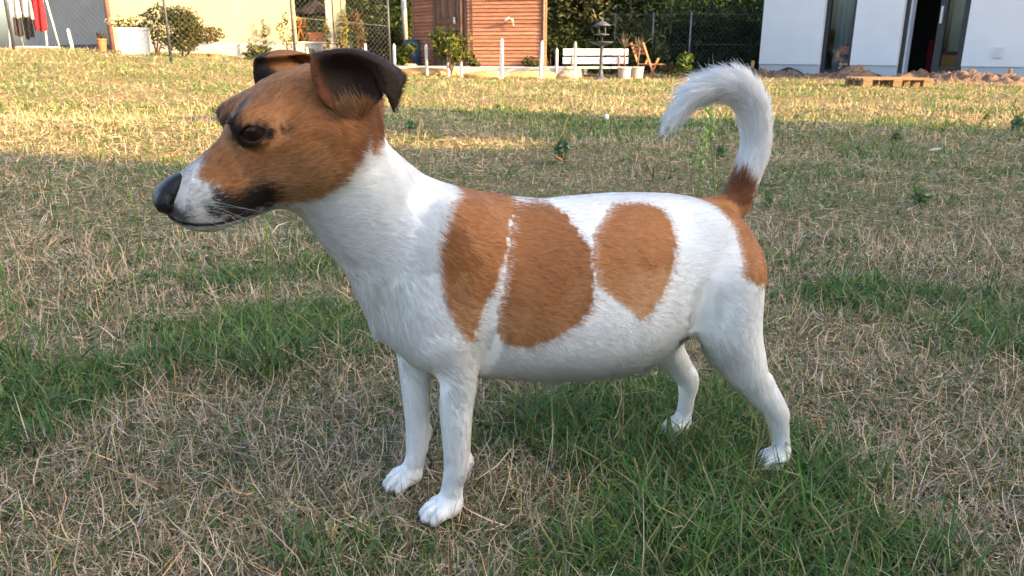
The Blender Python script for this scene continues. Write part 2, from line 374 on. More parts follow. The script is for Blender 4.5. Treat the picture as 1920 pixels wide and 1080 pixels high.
LIPFRONT = [(0.1547, -0.0079), (0.1441, -0.0097), (0.1434, -0.0171), (0.1453, -0.0233), (0.1542, -0.0195), (0.1598, -0.012)]

WHITE = np.array([.86, .85, .83]); BROWN = np.array([.46, .198, .074]); BROWN_D = np.array([.185, .066, .026]); BROWN_L = np.array([.60, .33, .165]); BLACK = np.array([.020, .016, .015])
_cn = SineNoise(.006, 16, 11); _cn2 = SineNoise(.03, 16, 12); _cn3 = SineNoise(.0025, 16, 13); _cn4 = SineNoise(.09, 8, 14)
def lerp(a, b, t): return a + (b - a) * np.clip(t, 0, 1)[:, None]
def coat(P, jit=None):
    """colour of the coat at points P (dog frame)"""
    n = len(P); j = np.zeros(n) if jit is None else jit
    n1, n2, n4 = _cn(P), _cn2(P), _cn4(P)
    c = np.tile(WHITE, (n, 1)) * (1 + .03 * n2)[:, None]
    xz = P[:, [0, 2]]; side = P[:, 1]
    head = l2h(P); a, b, h = head.T
    w = 0.0016 * n1 + .0013 * j
    for poly, dark, pale in PATCHES:
        q = xz.copy()
        far = side < -.01
        q[far, 0] += .012 * np.sin(q[far, 1] * 40 + 1)            # the far flank is patched a little differently
        d = in_poly(q, poly) + w
        br = lerp(np.tile(BROWN, (n, 1)), BROWN_D[None], dark * smooth(.155, .205, P[:, 2]) + .12 * n4 + .10 * n2)
        br = lerp(br, BROWN_L[None], pale * smooth(.235, .180, P[:, 2]) + .14 * n2 + pale * .5 * smooth(.2, .9, n4))
        c = lerp(c, br, d / .0022 + .5)
    # dark root of the tail
    t = in_poly(xz, TAILBASE) + w * 1.5
    c = lerp(c, BROWN_D[None] * .9, (t / .004 + .4))
    # pink skin showing at the teats and inside of the thigh
    belly = smooth(.112, .098, P[:, 2]) * smooth(-.07, -.10, P[:, 0]) * smooth(-.27, -.25, P[:, 0])
    c = lerp(c, np.array([[.66, .50, .45]]), belly * .45)
    c = lerp(c, c * np.array([[.80, .74, .66]]), .55 * smooth(.055, .006, P[:, 2]) * smooth(-.3, .8, n1 + n2))      # feet soiled by the lawn
    for t_ in TEATS: c = lerp(c, np.array([[.62, .36, .32]]), smooth(.009, .005, np.linalg.norm(P - np.array(t_), axis=1)))
    # dark bare spot in the flank fold
    sp_ = np.hypot(P[:, 0] + .236, (P[:, 2] - .148) * .8) - .0045 + w * 1.5
    c = np.where((side > .02)[:, None], lerp(c, np.array([[.05, .03, .028]]), .85 * smooth(.003, -.002, sp_)), c)
    inhead = (a > -.06) & (P[:, 2] > .2)
    hw = in_poly(np.stack([a, h], 1), HEAD_BROWN) + w
    cheekd = smooth(.06, .0, a) * .35
    hb = lerp(np.tile(BROWN * 1.0, (n, 1)), BROWN_L[None], .85 * smooth(.005, -.025, h) * smooth(.115, .08, a) * smooth(.02, .05, a) + .20 * n2 + .25 * smooth(.02, .04, h))
    hb = lerp(hb, BROWN_D[None], .45 * smooth(.095, .13, a) + cheekd * smooth(.01, -.03, h) + .35 * smooth(.02, -.005, a) + .15 * n4 + .22 * n2)
    c = np.where(inhead[:, None], lerp(c, hb, hw / .003 + .5), c)
    mz = in_poly(np.stack([a, h], 1), MUZZLE_WHITE) + w
    spec_ = .35 * smooth(.135, .147, a) + .30 * smooth(.3, 1.2, _cn3(P) + .5 * j) + .50 * smooth(.4, 1.3, j + .4 * n1) * smooth(.150, .12, a + .0 * h) + .22 * smooth(-.012, .006, h)
    wm = lerp(np.tile(WHITE * .60, (n, 1)), BLACK[None] * 3, spec_ * .75)
    c = np.where(inhead[:, None], lerp(c, wm, smooth(-.0035, .0045, mz + .0012 * j)), c)
    bl = np.maximum(in_poly(np.stack([a, h], 1), LIP_BLACK), -.02) + w * 1.6
    c = np.where(inhead[:, None], lerp(c, BLACK[None], .98 * smooth(-.0060, .0012, bl + .0008 * j)), c)
    # black rims round the eyes with a smudge towards the nose, and a tuft of black above
    for sd in (1, -1):
        e = EYE * (1, sd, 1); q = head - e
        on = (b * sd > .004)
        M = eye_frame(sd) @ HM.T; q2 = q @ M.T
        dd = np.hypot((q2[:, 0] - .0030) / 1.65, (q2[:, 1] + .0004) / 1.0) - .0093 + w
        dd2 = np.hypot((q2[:, 0] - .0135) / 1.2, (q2[:, 1] - .001)) - .0072 + w * 2
        dd3 = np.hypot((q2[:, 0] - .0125), (q2[:, 1] - .0115) / 1.5) - .0026 + w * 1.2
        dd4 = np.hypot((q2[:, 0] + .0150) / 2.4, (q2[:, 1] + .0015)) - .0018 + w * 1.5
        c = np.where(on[:, None], lerp(c, BLACK[None], .95 * smooth(.0022, -.0018, dd)), c)
        c = np.where(on[:, None], lerp(c, BLACK[None], (.90 if sd > 0 else .3) * smooth(.006, -.003, dd2)), c)
        c = np.where(on[:, None], lerp(c, BLACK[None], (.85 if sd > 0 else .2) * smooth(.003, -.002, dd3)), c)
        c = np.where(on[:, None], lerp(c, BLACK[None], .80 * smooth(.002, -.001, dd4)), c)
    fr = in_poly(np.stack([a, h], 1), LIPFRONT) + w
    c = np.where(inhead[:, None], lerp(c, BLACK[None] * 1.5, .9 * smooth(-.004, .003, fr + .001 * j)), c)
    lip = np.maximum(in_poly(np.stack([a, h], 1), LIPLINE), -.02)
    c = np.where(inhead[:, None], lerp(c, BLACK[None], lip / .0015 + .2), c)
    return np.clip(c, .004, .9)

# ---- which way the hair lies, how long it is and how far it stands off ----
TAIL_C = np.array([(-.311, .258), (-.325, .286), (-.331, .316), (-.325, .345), (-.309, .3625), (-.287, .3675), (-.266, .3625), (-.251, .350), (-.238, .336)])
_fn = [SineNoise(.035, 12, 21 + i) for i in range(3)]; _fn2 = [SineNoise(.006, 14, 31 + i) for i in range(3)]
def groom(P, N):
    n = len(P); x, y, z = P.T; head = l2h(P); a, b, h = head.T
    D = np.tile(np.array([-1., 0, -.28]), (n, 1)); L = np.full(n, .0070); lift = np.full(n, .16)
    def mixin(w, d, l, lf):
        nonlocal D, L, lift
        d = np.asarray(d, float); D = D + (d - D) * w[:, None]; L = L + (l - L) * w; lift = lift + (lf - lift) * w
    flank = smooth(.21, .15, z); mixin(flank * .8, (-.75, 0, -.75), .0085, .14)
    belly = smooth(.155, .12, z) * smooth(-.045, -.08, x) * smooth(-.30, -.26, x); mixin(belly, (-.75, 0, -.75), .0135, .26)
    neck = smooth(-.05, .0, x) * smooth(.17, .22, z); mixin(neck, (-.55, .0, -.85), .0080, .14)
    chest = smooth(.0, .03, x) * smooth(.25, .21, z); mixin(chest, (-.1, 0, -1), .0115, .2)
    hind = smooth(-.27, -.31, x) * smooth(.25, .20, z); mixin(hind, (-.35, 0, -1), .0070, .12)
    leg = smooth(.135, .10, z) * (1 - smooth(-.05, -.075, x) * smooth(-.275, -.245, x)); mixin(leg, (-.12, 0, -1), .0062, .20)
    paws = smooth(.032, .018, z); mixin(paws, (.7, 0, -.5), .0024, .14)
    hd = smooth(-.015, .012, a + .25 * (h + .02)) * smooth(.235, .262, z + .25 * np.maximum(a, 0)) * (a > -.02)
    face = -hf * 1.0 - hu * .10
    mixin(hd, face, .0068, .24)
    cheek = hd * smooth(.055, .02, a); mixin(cheek, -hf * .75 - hu * .75, .0075, .20)
    muz = hd * smooth(.095, .125, a); mixin(muz, -hf - hu * .25, .0038, .28)
    chin = hd * smooth(-.034, -.042, h) * smooth(.08, .10, a); mixin(chin, -hf - hu * .5, .0040, .3)
    # about the eyes the hair is very short and turns away from the lids
    for sd in (1, -1):
        q = head - EYE * (1, sd, 1); r = np.linalg.norm(q, axis=1); w = smooth(.019, .011, r)
        out = q / np.maximum(r, 1e-6)[:, None] @ HM
        D = D + (out * .5 - D * .2) * w[:, None]; L = L + (.0034 - L) * w
    # the tail
    tl = np.full(n, 9.); tdir = np.zeros((n, 3)); tt = np.zeros(n)
    for i, (p, q) in enumerate(zip(TAIL_C[:-1], TAIL_C[1:])):
        ab = q - p; t = np.clip(((x - p[0]) * ab[0] + (z - p[1]) * ab[1]) / (ab @ ab), 0, 1)
        d = np.sqrt((x - p[0] - t * ab[0]) ** 2 + (z - p[1] - t * ab[1]) ** 2 + y ** 2); m = d < tl
        tl = np.where(m, d, tl); u = ab / np.linalg.norm(ab); tdir[m] = (u[0], 0, u[1]); tt = np.where(m, (i + t) / 8, tt)
    w = smooth(.024, .016, tl) * smooth(.262, .280, z)
    D = D + (tdir - D) * w[:, None]; L = L + (.0108 + .0098 * smooth(.1, .55, tt) - .004 * smooth(.8, 1, tt) - L) * w; lift = lift + (.40 + .16 * smooth(.1, .5, tt) - .30 * smooth(.6, 1.0, tt) - lift) * w
    for i in range(3): D[:, i] += .14 * _fn[i](P) + .11 * _fn2[i](P)
    D -= N * np.sum(D * N, axis=1)[:, None]
    D /= np.maximum(np.linalg.norm(D, axis=1), 1e-6)[:, None]
    return D, L, lift

def vnormals(V, F):
    n = np.zeros_like(V); a, b, c, d = [V[F[:, i]] for i in range(4)]
    fn = np.cross(c - a, d - b)
    for i in range(4): np.add.at(n, F[:, i], fn)
    return n / np.maximum(np.linalg.norm(n, axis=1), 1e-12)[:, None]
def sample_quads(V, N, F, weight, n, r):
    a, b, c, d = [V[F[:, i]] for i in range(4)]
    area = .5 * np.linalg.norm(np.cross(c - a, d - b), axis=1) * weight
    fi = r.choice(len(F), n, p=area / area.sum()); u, v = r.random((2, n, 1))
    q = F[fi]
    def bl(A): return (A[q[:, 0]] * (1 - u) + A[q[:, 1]] * u) * (1 - v) + (A[q[:, 3]] * (1 - u) + A[q[:, 2]] * u) * v
    nn = bl(N); return bl(V), nn / np.maximum(np.linalg.norm(nn, axis=1), 1e-9)[:, None]
def strands(name, pts, radius, colr, material, parent, nrm=None):
    """pts (n,k,3), radius (n,k), colr (n,3): one hair curves object"""
    n, k, _ = pts.shape
    hc = bpy.data.hair_curves.new(name); hc.add_curves([k] * n)
    hc.position_data.foreach_set('vector', np.ascontiguousarray(pts, np.float32).ravel())
    ra = hc.attributes.get('radius') or hc.attributes.new('radius', 'FLOAT', 'POINT')
    ra.data.foreach_set('value', np.ascontiguousarray(radius, np.float32).ravel())
    ca = hc.attributes.new('col', 'FLOAT_COLOR', 'CURVE'); c4 = np.ones((n, 4), np.float32); c4[:, :3] = colr
    ca.data.foreach_set('color', c4.ravel())
    if nrm is not None:
        na = hc.attributes.new('coat_normal', 'FLOAT_VECTOR', 'CURVE'); na.data.foreach_set('vector', np.ascontiguousarray(nrm, np.float32).ravel())
    hc.materials.append(material)
    o = bpy.data.objects.new(name, hc); col.objects.link(o); o.parent = parent
    return o

def hair_material(name, nrm=True):
    m, t, b = new_mat(name, .5, .2)
    a = t.nodes.new('ShaderNodeAttribute'); a.attribute_name = 'col'
    t.links.new(a.outputs['Color'], b.inputs['Base Color'])
    tr = t.nodes.new('ShaderNodeBsdfTranslucent'); t.links.new(a.outputs['Color'], tr.inputs['Color'])
    mx = t.nodes.new('ShaderNodeMixShader'); mx.inputs[0].default_value = .12
    if nrm:
        # hair this fine and this dense shades like the coat it lies in, not like single rods
        na = t.nodes.new('ShaderNodeAttribute'); na.attribute_name = 'coat_normal'
        vt = t.nodes.new('ShaderNodeVectorTransform'); vt.vector_type = 'NORMAL'; vt.convert_from = 'OBJECT'; vt.convert_to = 'WORLD'
        t.links.new(na.outputs['Vector'], vt.inputs[0]); t.links.new(vt.outputs[0], b.inputs['Normal']); t.links.new(vt.outputs[0], tr.inputs['Normal'])
    t.links.new(b.outputs[0], mx.inputs[1]); t.links.new(tr.outputs[0], mx.inputs[2]); t.links.new(mx.outputs[0], t.nodes['Material Output'].inputs['Surface'])
    return m

dog = empty('dog', DOG_O, DOG_A, label='white and tan terrier standing in profile on the dry grass', cat='dog')
V, F = build_body(); N = vnormals(V, F)
me = fast_mesh('body', V, F); vcol(me, 'col', coat(V) * .9)
skin = attr_mat('dog_skin', 'col', rough=.75, spec=.15)
body = link_mesh('body', me, skin, dog, smooth=True)

# ---- ears: folded leathers, laid out in the head frame ----
EAR_NEAR = [[(0.0204, 0.046, 0.0053), (0.0166, 0.042, 0.0057), (0.0123, 0.041, 0.0048), (0.0087, 0.043, 0.0022), (0.0081, 0.046, 0.0004)], [(0.0288, 0.046, 0.0205), (0.0201, 0.0405, 0.0181), (0.0088, 0.0395, 0.016), (-0.0022, 0.041, 0.008), (-0.004, 0.046, 0.0018)], [(0.0266, 0.042, 0.0369), (0.0173, 0.035, 0.0343), (0.0006, 0.034, 0.0293), (-0.0129, 0.038, 0.0167), (-0.011, 0.047, 0.0058)], [(0.0221, 0.039, 0.0469), (0.0123, 0.042, 0.0465), (-0.0021, 0.048, 0.0422), (-0.0134, 0.053, 0.0295), (-0.0114, 0.054, 0.0115)], [(0.0181, 0.035, 0.0482), (-0.0024, 0.042, 0.0442), (-0.0186, 0.048, 0.0329), (-0.0242, 0.052, 0.0188), (-0.014, 0.053, 0.0054)], [(0.0028, 0.03, 0.0443), (-0.0184, 0.036, 0.0349), (-0.0341, 0.044, 0.0131), (-0.0259, 0.048, 0.0033), (-0.0151, 0.05, -0.0072)]]
EAR_FAR = [[(a + .022, b + .003, c - .001) for a, b, c in row] for row in EAR_NEAR]

def make_ear(ctrl, sd, mt):
    g = catmull(np.array(ctrl, float), 34); g = catmull(g.transpose(1, 0, 2), 34).transpose(1, 0, 2)
    if sd < 0: g = g * (1, -1, 1)
    g = HO + g @ HM; m = 34
    gv = np.gradient(g, axis=0); gu = np.gradient(g, axis=1); nn = np.cross(gu, gv); nn /= np.maximum(np.linalg.norm(nn, axis=2), 1e-9)[..., None]
    th = .0007
    A = (g + nn * th).reshape(-1, 3); B = (g - nn * th).reshape(-1, 3); VV = np.concatenate([A, B]); q = []
    I = lambda i, j: i * m + j; K = m * m
    for i in range(m - 1):
        for j in range(m - 1):
            q.append((I(i, j), I(i, j + 1), I(i + 1, j + 1), I(i + 1, j))); q.append((K + I(i, j), K + I(i + 1, j), K + I(i + 1, j + 1), K + I(i, j + 1)))
        for j in (0, m - 1):
            e = (I(i, j), I(i + 1, j), K + I(i + 1, j), K + I(i, j)); q.append(e if j == 0 else e[::-1])
    for j in range(m - 1):
        for i in (0, m - 1):
            e = (I(i, j), K + I(i, j), K + I(i, j + 1), I(i, j + 1)); q.append(e if i == 0 else e[::-1])
    return VV, np.array(q), g
def ear_coat(P, far=False):
    n = len(P); a, b, h = l2h(P).T
    c = np.tile(np.array([.040, .026, .020]), (n, 1))
    # the leading edge and the root of the ear are tan
    t = smooth(.016, .024, a + .003 * _cn(P))
    c = lerp(c, BROWN_D[None] * .9, t * .75)
    if far: c = lerp(np.tile(BLACK * 1.3, (n, 1)), BROWN[None] * .8, smooth(.040, .030, a + .003 * _cn(P)))
    t2 = smooth(.012, .002, h + .003 * _cn(P)) * smooth(-.012, .004, a); c = lerp(c, BROWN[None] * .9, t2)
    return c
fur_mat = hair_material('dog_fur')
ear_m = attr_mat('ear_leather', 'col', rough=.8, spec=.08)
ear_data = []
for sd, ctrl in ((1, EAR_NEAR), (-1, EAR_FAR)):
    VE, FE, grid = make_ear(ctrl, sd, ear_m)
    m_ = fast_mesh('ear', VE, FE); vcol(m_, 'col', ear_coat(VE, sd < 0)); link_mesh('ear', m_, ear_m, dog, smooth=True)
    ear_data.append((VE, FE, vnormals(VE, FE), sd < 0))

# ---- eyes ----
def uv_sphere(r, nu=32, nv=20):
    v, f = [(0, 0, r)], []
    for i in range(1, nv):
        for j in range(nu):
            p, t = math.pi * i / nv, 2 * math.pi * j / nu; v.append((r * math.sin(p) * math.cos(t), r * math.sin(p) * math.sin(t), r * math.cos(p)))
    v.append((0, 0, -r)); L = len(v) - 1
    for j in range(nu): f.append((0, 1 + j, 1 + (j + 1) % nu)); f.append((L, L - nu + (j + 1) % nu, L - nu + j))
    for i in range(nv - 2):
        for j in range(nu): a = 1 + i * nu + j; b = 1 + i * nu + (j + 1) % nu; f.append((a, a + nu, b + nu, b))
    return v, f
em, et, eb = new_mat('eye_wet', .07, .22)
tc = et.nodes.new('ShaderNodeTexCoord'); sp = et.nodes.new('ShaderNodeSeparateXYZ'); et.links.new(tc.outputs['Object'], sp.inputs[0])
rp = et.nodes.new('ShaderNodeValToRGB'); rp.color_ramp.elements[0].position = .0088; rp.color_ramp.elements[0].color = (.05, .020, .009, 1); rp.color_ramp.elements[1].position = .0096; rp.color_ramp.elements[1].color = (.002, .002, .002, 1)
el = rp.color_ramp.elements.new(.0060); el.color = (.02, .010, .006, 1)
et.links.new(sp.outputs['Z'], rp.inputs[0]); et.links.new(rp.outputs[0], eb.inputs['Base Color'])
for sd in (1, -1):
    v, f = uv_sphere(.0109)
    o = mesh_obj('eye', v, f, em, dog, smooth=True)
    M = eye_frame(sd); o.matrix_local = Matrix.Translation(h2l(EYE * (1, sd, 1))) @ Matrix([[M[j][i] for j in range(3)] for i in range(3)]).to_4x4()

# ---- nose ----
def build_nose():
    f2 = Field((.150, -.012, .268), (.212, .050, .325), .0006)
    f2.loft([(.1325, .0060, -.003, .006), (.138, .0064, -.011, .0098), (.144, .0058, -.0160, .0120), (.150, .0038, -.0175, .0122), (.1550, .0002, -.0160, .0102), (.1585, -.0040, -.012, .0062)], M=HM, o=HO, k=.003, egg=.12, power=2.4)
    for sd in (1, -1):
        f2.ell(h2l((.1525, .0095 * sd, -.0065)), (.0050, .0052, .0060), k=.004, M=HM)
        f2.ell(h2l((.1570, .0072 * sd, -.0085)), (.0032, .0028, .0026), k=.002, M=HM, op='sub')
        f2.cone(h2l((.1545, .0098 * sd, -.0095)), h2l((.1455, .0142 * sd, -.0060)), .0013, .0006, k=.0015, op='sub')
    f2.cone(h2l((.1605, 0, -.006)), h2l((.156, 0, -.0185)), .0006, .0008, k=.001, op='sub')
    f2.blur(1)
    return f2.surface()
nm, nnt, nb = new_mat('nose_leather', .42, .2); nb.inputs['Base Color'].default_value = (.008, .008, .010, 1)
vo = nnt.nodes.new('ShaderNodeTexVoronoi'); vo.inputs['Scale'].default_value = 900
tcn = nnt.nodes.new('ShaderNodeTexCoord'); nnt.links.new(tcn.outputs['Object'], vo.inputs['Vector'])
bpn = nnt.nodes.new('ShaderNodeBump'); bpn.inputs['Strength'].default_value = .5; bpn.inputs['Distance'].default_value = .0006
nnt.links.new(vo.outputs['Distance'], bpn.inputs['Height']); nnt.links.new(bpn.outputs[0], nb.inputs['Normal'])
NV, NF = build_nose()
link_mesh('nose', fast_mesh('nose', NV, NF), nm, dog, smooth=True)

# ---- fur ----
def grow(P, Nn, D, L, lift, c, r, rad=.00010, k=5, curl=.45, mess=1.0):
    n = len(P); L = L * r.uniform(.75, 1.2, n)
    lf = lift * r.uniform(.5, 1.35, n); side = np.cross(Nn, D); tw = r.normal(0, .075 * mess, n)
    t = np.linspace(0, 1, k)[None, :, None]
    d0 = D * np.cos(lf)[:, None] + Nn * np.sin(lf)[:, None] + side * tw[:, None]
    pts = P[:, None, :] - Nn[:, None, :] * .0004 + d0[:, None, :] * t * L[:, None, None] - Nn[:, None, :] * (t ** 2) * (L * lf * curl)[:, None, None] + side[:, None, :] * (t ** 2) * (L * r.normal(0, .05 * mess, n))[:, None, None]
    radius = rad * (1 - .82 * np.linspace(0, 1, k)[None, :] ** 1.5) * r.uniform(.75, 1.3, n)[:, None]
    nr = Nn + D * (r.normal(.10, .14, n) + .09 * _cn3(P))[:, None] + side * (r.normal(0, .14, n) + .11 * _cn3(P[:, ::-1]))[:, None]
    nr /= np.linalg.norm(nr, axis=1)[:, None]
    return pts, radius, c, nr
NH = 560000
r_ = np.random.default_rng(3)
cen = V[F].mean(1); hh = l2h(cen)
wgt = 1 + 1.6 * (hh[:, 0] > -.02) * (cen[:, 2] > .24) + 1.0 * (cen[:, 0] < -.31) * (cen[:, 2] > .27) + .6 * (cen[:, 2] < .1)
# no hair inside the lid openings or where the nose leather sits
Ps, Ns = sample_quads(V, N, F, wgt, NH, r_)
hp = l2h(Ps); keep = np.ones(NH, bool)
for sd in (1, -1):
    q = (hp - EYE * (1, sd, 1)) @ (eye_frame(sd) @ HM.T).T
    keep &= ~((np.hypot(q[:, 0] / 1.2, q[:, 1]) < .0080) & (np.abs(q[:, 2]) < .02) & (hp[:, 1] * sd > 0))
keep &= ~((hp[:, 0] > .1365 + .9 * np.maximum(-hp[:, 2] - .004, 0)) & (hp[:, 2] > -.021) & (hp[:, 2] < .02) & (Ps[:, 2] > .2))
keep &= Ps[:, 2] > .001
for t_ in TEATS: keep &= np.linalg.norm(Ps - np.array(t_), axis=1) > .0075
Ps, Ns = Ps[keep], Ns[keep]
D, L, lift = groom(Ps, Ns)
cc = coat(Ps, r_.normal(0, 1, len(Ps)))
lum = cc.mean(1)
stk = _cn3(Ps + D * .004) + .6 * _cn(Ps)
lum = cc.mean(1); cc[(Ps[:, 0] < -.23) & (Ps[:, 2] > .285) & (lum > .5)] *= 1.07
cc = cc * np.where(lum > .5, r_.uniform(.88, 1.06, len(Ps)) * (1 + .085 * stk), r_.uniform(.58, 1.42, len(Ps)) * (1 + .24 * stk))[:, None]
sets = [grow(Ps, Ns, D, L, lift, np.clip(cc, .004, .92), r_)]
gi = r_.choice(len(Ps), 9000, p=(lambda q: q / q.sum())((Ps[:, 0] < -.23) * (Ps[:, 2] > .285) * 1.0 + .10 * (Ps[:, 2] < .15) * (Ps[:, 0] < -.06) * (Ps[:, 0] > -.26)))
sets.append(grow(Ps[gi], Ns[gi], D[gi], L[gi] * 1.3, lift[gi] * 1.25, np.clip(cc[gi] * 1.10, .004, .95), r_, rad=.00016, mess=2.2))
for VE, FE, NE, far_ in ear_data:
    n = 16000
    p, nn = sample_quads(VE, NE, FE, np.ones(len(FE)), n, r_); a, b, h = l2h(p).T
    d = -hf * .7 - hu * .35 + .25 * np.stack([f(p) for f in _fn], 1); d = np.tile(1., (n, 1)) * d; d -= nn * np.sum(d * nn, 1)[:, None]; d /= np.linalg.norm(d, axis=1)[:, None]
    sets.append(grow(p, nn, d, np.full(n, .0045), np.full(n, .22), ear_coat(p, far_) * r_.uniform(.6, 1.5, n)[:, None], r_, rad=.00011))
for (ta, tb, tc_), (da, db, dc), n, ln, spread, cl in (((.012, .0455, .004), (.1, .35, 1.0), 300, .013, .0045, BROWN_L * .85), ((.020, .0450, .004), (.35, .25, .9), 200, .009, .004, BROWN_L * .7), ((.004, .046, .0), (-.4, .4, .9), 160, .009, .004, BROWN * .8),
                                    ((.0870, .0235, .0285), (.45, .45, .55), 40, .006, .0018, BLACK), ((.0860, -.0245, .0265), (.45, -.55, .55), 22, .007, .0020, BLACK), ((.088, -.034, .0195), (.4, -.9, .05), 22, .004, .0014, BLACK)):
    p = h2l(np.array([ta, tb, tc_]) + r_.normal(0, spread, (n, 3)) * (1, .12, .7)); d = np.tile(np.array([da, db, dc]) @ HM, (n, 1)) + r_.normal(0, .22, (n, 3)); d /= np.linalg.norm(d, axis=1)[:, None]
    nn = np.tile(hl * np.sign(tb), (n, 1)); nn -= d * np.sum(nn * d, 1)[:, None]; nn /= np.linalg.norm(nn, axis=1)[:, None]
    sets.append(grow(p, nn, d, np.full(n, ln), np.full(n, .10), np.tile(cl, (n, 1)) * r_.uniform(.6, 1.3, (n, 1)), r_, rad=.00011))
pts = np.concatenate([s[0] for s in sets]); rad = np.concatenate([s[1] for s in sets]); cc = np.concatenate([s[2] for s in sets]); nr = np.concatenate([s[3] for s in sets])
fur = strands('fur', pts, rad, cc, fur_mat, dog, nr); fur['label'] = 'short smooth white and tan coat'

# ---- whiskers ----
wk = []
for a_, c_, ln, up, sd in ((.136, -.012, .040, -.15, 1), (.132, -.018, .046, -.35, 1), (.127, -.014, .050, -.30, 1), (.124, -.021, .048, -.55, 1), (.129, -.025, .040, -.75, 1), (.138, -.021, .030, -.7, 1), (.120, -.030, .040, -.8, 1), (.086, .030, .026, .9, -1), (.136, -.014, .040, -.2, -1), (.130, -.020, .044, -.4, -1)):
    b_ = (.0185 if a_ > .1 else .030) * sd
    p0 = np.array([a_, b_, c_]); t_ = np.linspace(0, 1, 9)[:, None]; d_ = np.array([-.55 if a_ > .1 else .5, .75 * sd, up]); d_ /= np.linalg.norm(d_)
    wk.append(h2l(p0 + d_ * t_ * ln + np.array([-.35, -.1 * sd, -.30]) * t_ ** 2 * ln * .7))
wk = np.array(wk); wcol = np.tile(np.array([[.55, .54, .52]]), (len(wk), 1)); wcol[7] = .02
strands('whisker', wk, np.tile(.00011 * (1 - .8 * np.linspace(0, 1, 9)), (len(wk), 1)), wcol, hair_material('whisker_hair', False), dog)
# a dark dewclaw on the far foreleg
v, f = [], []
for i in range(7):
    t_ = i / 6; c_ = np.array([-.013 - .003 * math.sin(t_ * 2.6), -.027 + .006 * math.sin(t_ * 1.8), .036 - .010 * t_]); r0 = .0019 * (1 - t_) ** .6 + .0001
    for j in range(8): v.append(c_ + r0 * np.array([math.cos(j * math.pi / 4), math.sin(j * math.pi / 4), 0]))
for i in range(6):
    for j in range(8): f.append((i * 8 + j, i * 8 + (j + 1) % 8, i * 8 + 8 + (j + 1) % 8, i * 8 + 8 + j))
mesh_obj('claw', v, f + [tuple(range(8))[::-1], tuple(range(48, 56))], mat('claw_horn', (.03, .022, .02), rough=.4), dog, smooth=True)

# nails on every toe
horn = mat('nail_horn', (.20, .16, .145), (.10, .08, .075), 200, .45, .3)
for (cx_, cy_, an_, s_) in ((-.0065, .029, R(-4), .93), (.0145, -.0325, R(8), .90), (-.343, .054, R(4), .84), (-.290, -.043, R(-4), .80)):
    for yy, xx in ((-.0118, .001), (-.0042, .0080), (.0042, .0080), (.0118, .001)):
        v = []; f = []
        for i in range(5):
            t_ = i / 4; lx, lz = s_ * (xx + .0060 + .0060 * t_), s_ * (.0080 - .0055 * t_ ** 1.6); r0 = s_ * .0013 * (1 - t_) ** .7 + .0001
            for j in range(6): a_ = j * math.pi / 3; lyy = s_ * yy * 1.05 + r0 * math.cos(a_); v.append((cx_ + lx * math.cos(an_) - lyy * math.sin(an_), cy_ + lx * math.sin(an_) + lyy * math.cos(an_), lz + r0 * math.sin(a_)))
        for i in range(4):
            for j in range(6): f.append((i * 6 + j, i * 6 + (j + 1) % 6, i * 6 + 6 + (j + 1) % 6, i * 6 + 6 + j))
        mesh_obj('claw', v, f + [tuple(range(6))[::-1], tuple(range(24, 30))], horn, dog, smooth=True)
# ================================================================== ground
def axis(vals):
    out = []
    for a, b, st in vals: out += list(np.arange(a, b, st))
    return np.array(out + [vals[-1][1]])
xs = axis([(-70, -20, 5), (-20, -6, .5), (-6, -1.5, .15), (-1.5, 1.5, .03), (1.5, 6, .15), (6, 20, .5), (20, 70, 5)])
ys = axis([(-40, -5, 5), (-5, .2, .4), (.2, 2.0, .03), (2.0, 6, .1), (6, 20, .25), (20, 40, 2), (40, 140, 20)])
GX, GY = np.meshgrid(xs, ys, indexing='ij'); GZ = terrain(GX, GY)
gv = np.stack([GX, GY, GZ], -1).reshape(-1, 3); ny = len(ys)
ii, jj = np.meshgrid(np.arange(len(xs) - 1), np.arange(ny - 1), indexing='ij'); q0 = (ii * ny + jj).ravel()
gme = fast_mesh('ground', gv, np.stack([q0, q0 + ny, q0 + ny + 1, q0 + 1], 1))
gm, gt, gb = new_mat('lawn_soil', .95, .1)
tcg = gt.nodes.new('ShaderNodeTexCoord')
def gnoise(scale, detail=8, rough=.6, vec=None):
    n = gt.nodes.new('ShaderNodeTexNoise'); n.inputs['Scale'].default_value = scale; n.inputs['Detail'].default_value = detail; n.inputs['Roughness'].default_value = rough
    gt.links.new(vec or tcg.outputs['Object'], n.inputs['Vector']); return n
def gramp(fac, stops):
    r = gt.nodes.new('ShaderNodeValToRGB'); e = r.color_ramp.elements
    e[0].position, e[0].color = stops[0][0], (*stops[0][1], 1); e[1].position, e[1].color = stops[-1][0], (*stops[-1][1], 1)
    for p, c in stops[1:-1]: k = e.new(p); k.color = (*c, 1)
    gt.links.new(fac, r.inputs[0]); return r
n_f = gnoise(90, 6, .75); n_m = gnoise(1.4, 8, .65); n_l = gnoise(.35, 4)
straw_r = gramp(n_f.outputs['Fac'], [(.30, (.045, .034, .022)), (.5, (.16, .118, .066)), (.72, (.36, .26, .13))])
green_r = gramp(n_f.outputs['Fac'], [(.30, (.022, .032, .010)), (.5, (.075, .10, .028)), (.72, (.15, .19, .05))])
mxg = gt.nodes.new('ShaderNodeMix'); mxg.data_type = 'RGBA'
patch_r = gramp(n_m.outputs['Fac'], [(.40, (0, 0, 0)), (.60, (1, 1, 1))])
pm = gt.nodes.new('ShaderNodeMath'); pm.operation = 'MULTIPLY'; pm.inputs[1].default_value = .55; gt.links.new(patch_r.outputs[0], pm.inputs[0]); gt.links.new(pm.outputs[0], mxg.inputs[0]); gt.links.new(straw_r.outputs[0], mxg.inputs[6]); gt.links.new(green_r.outputs[0], mxg.inputs[7])
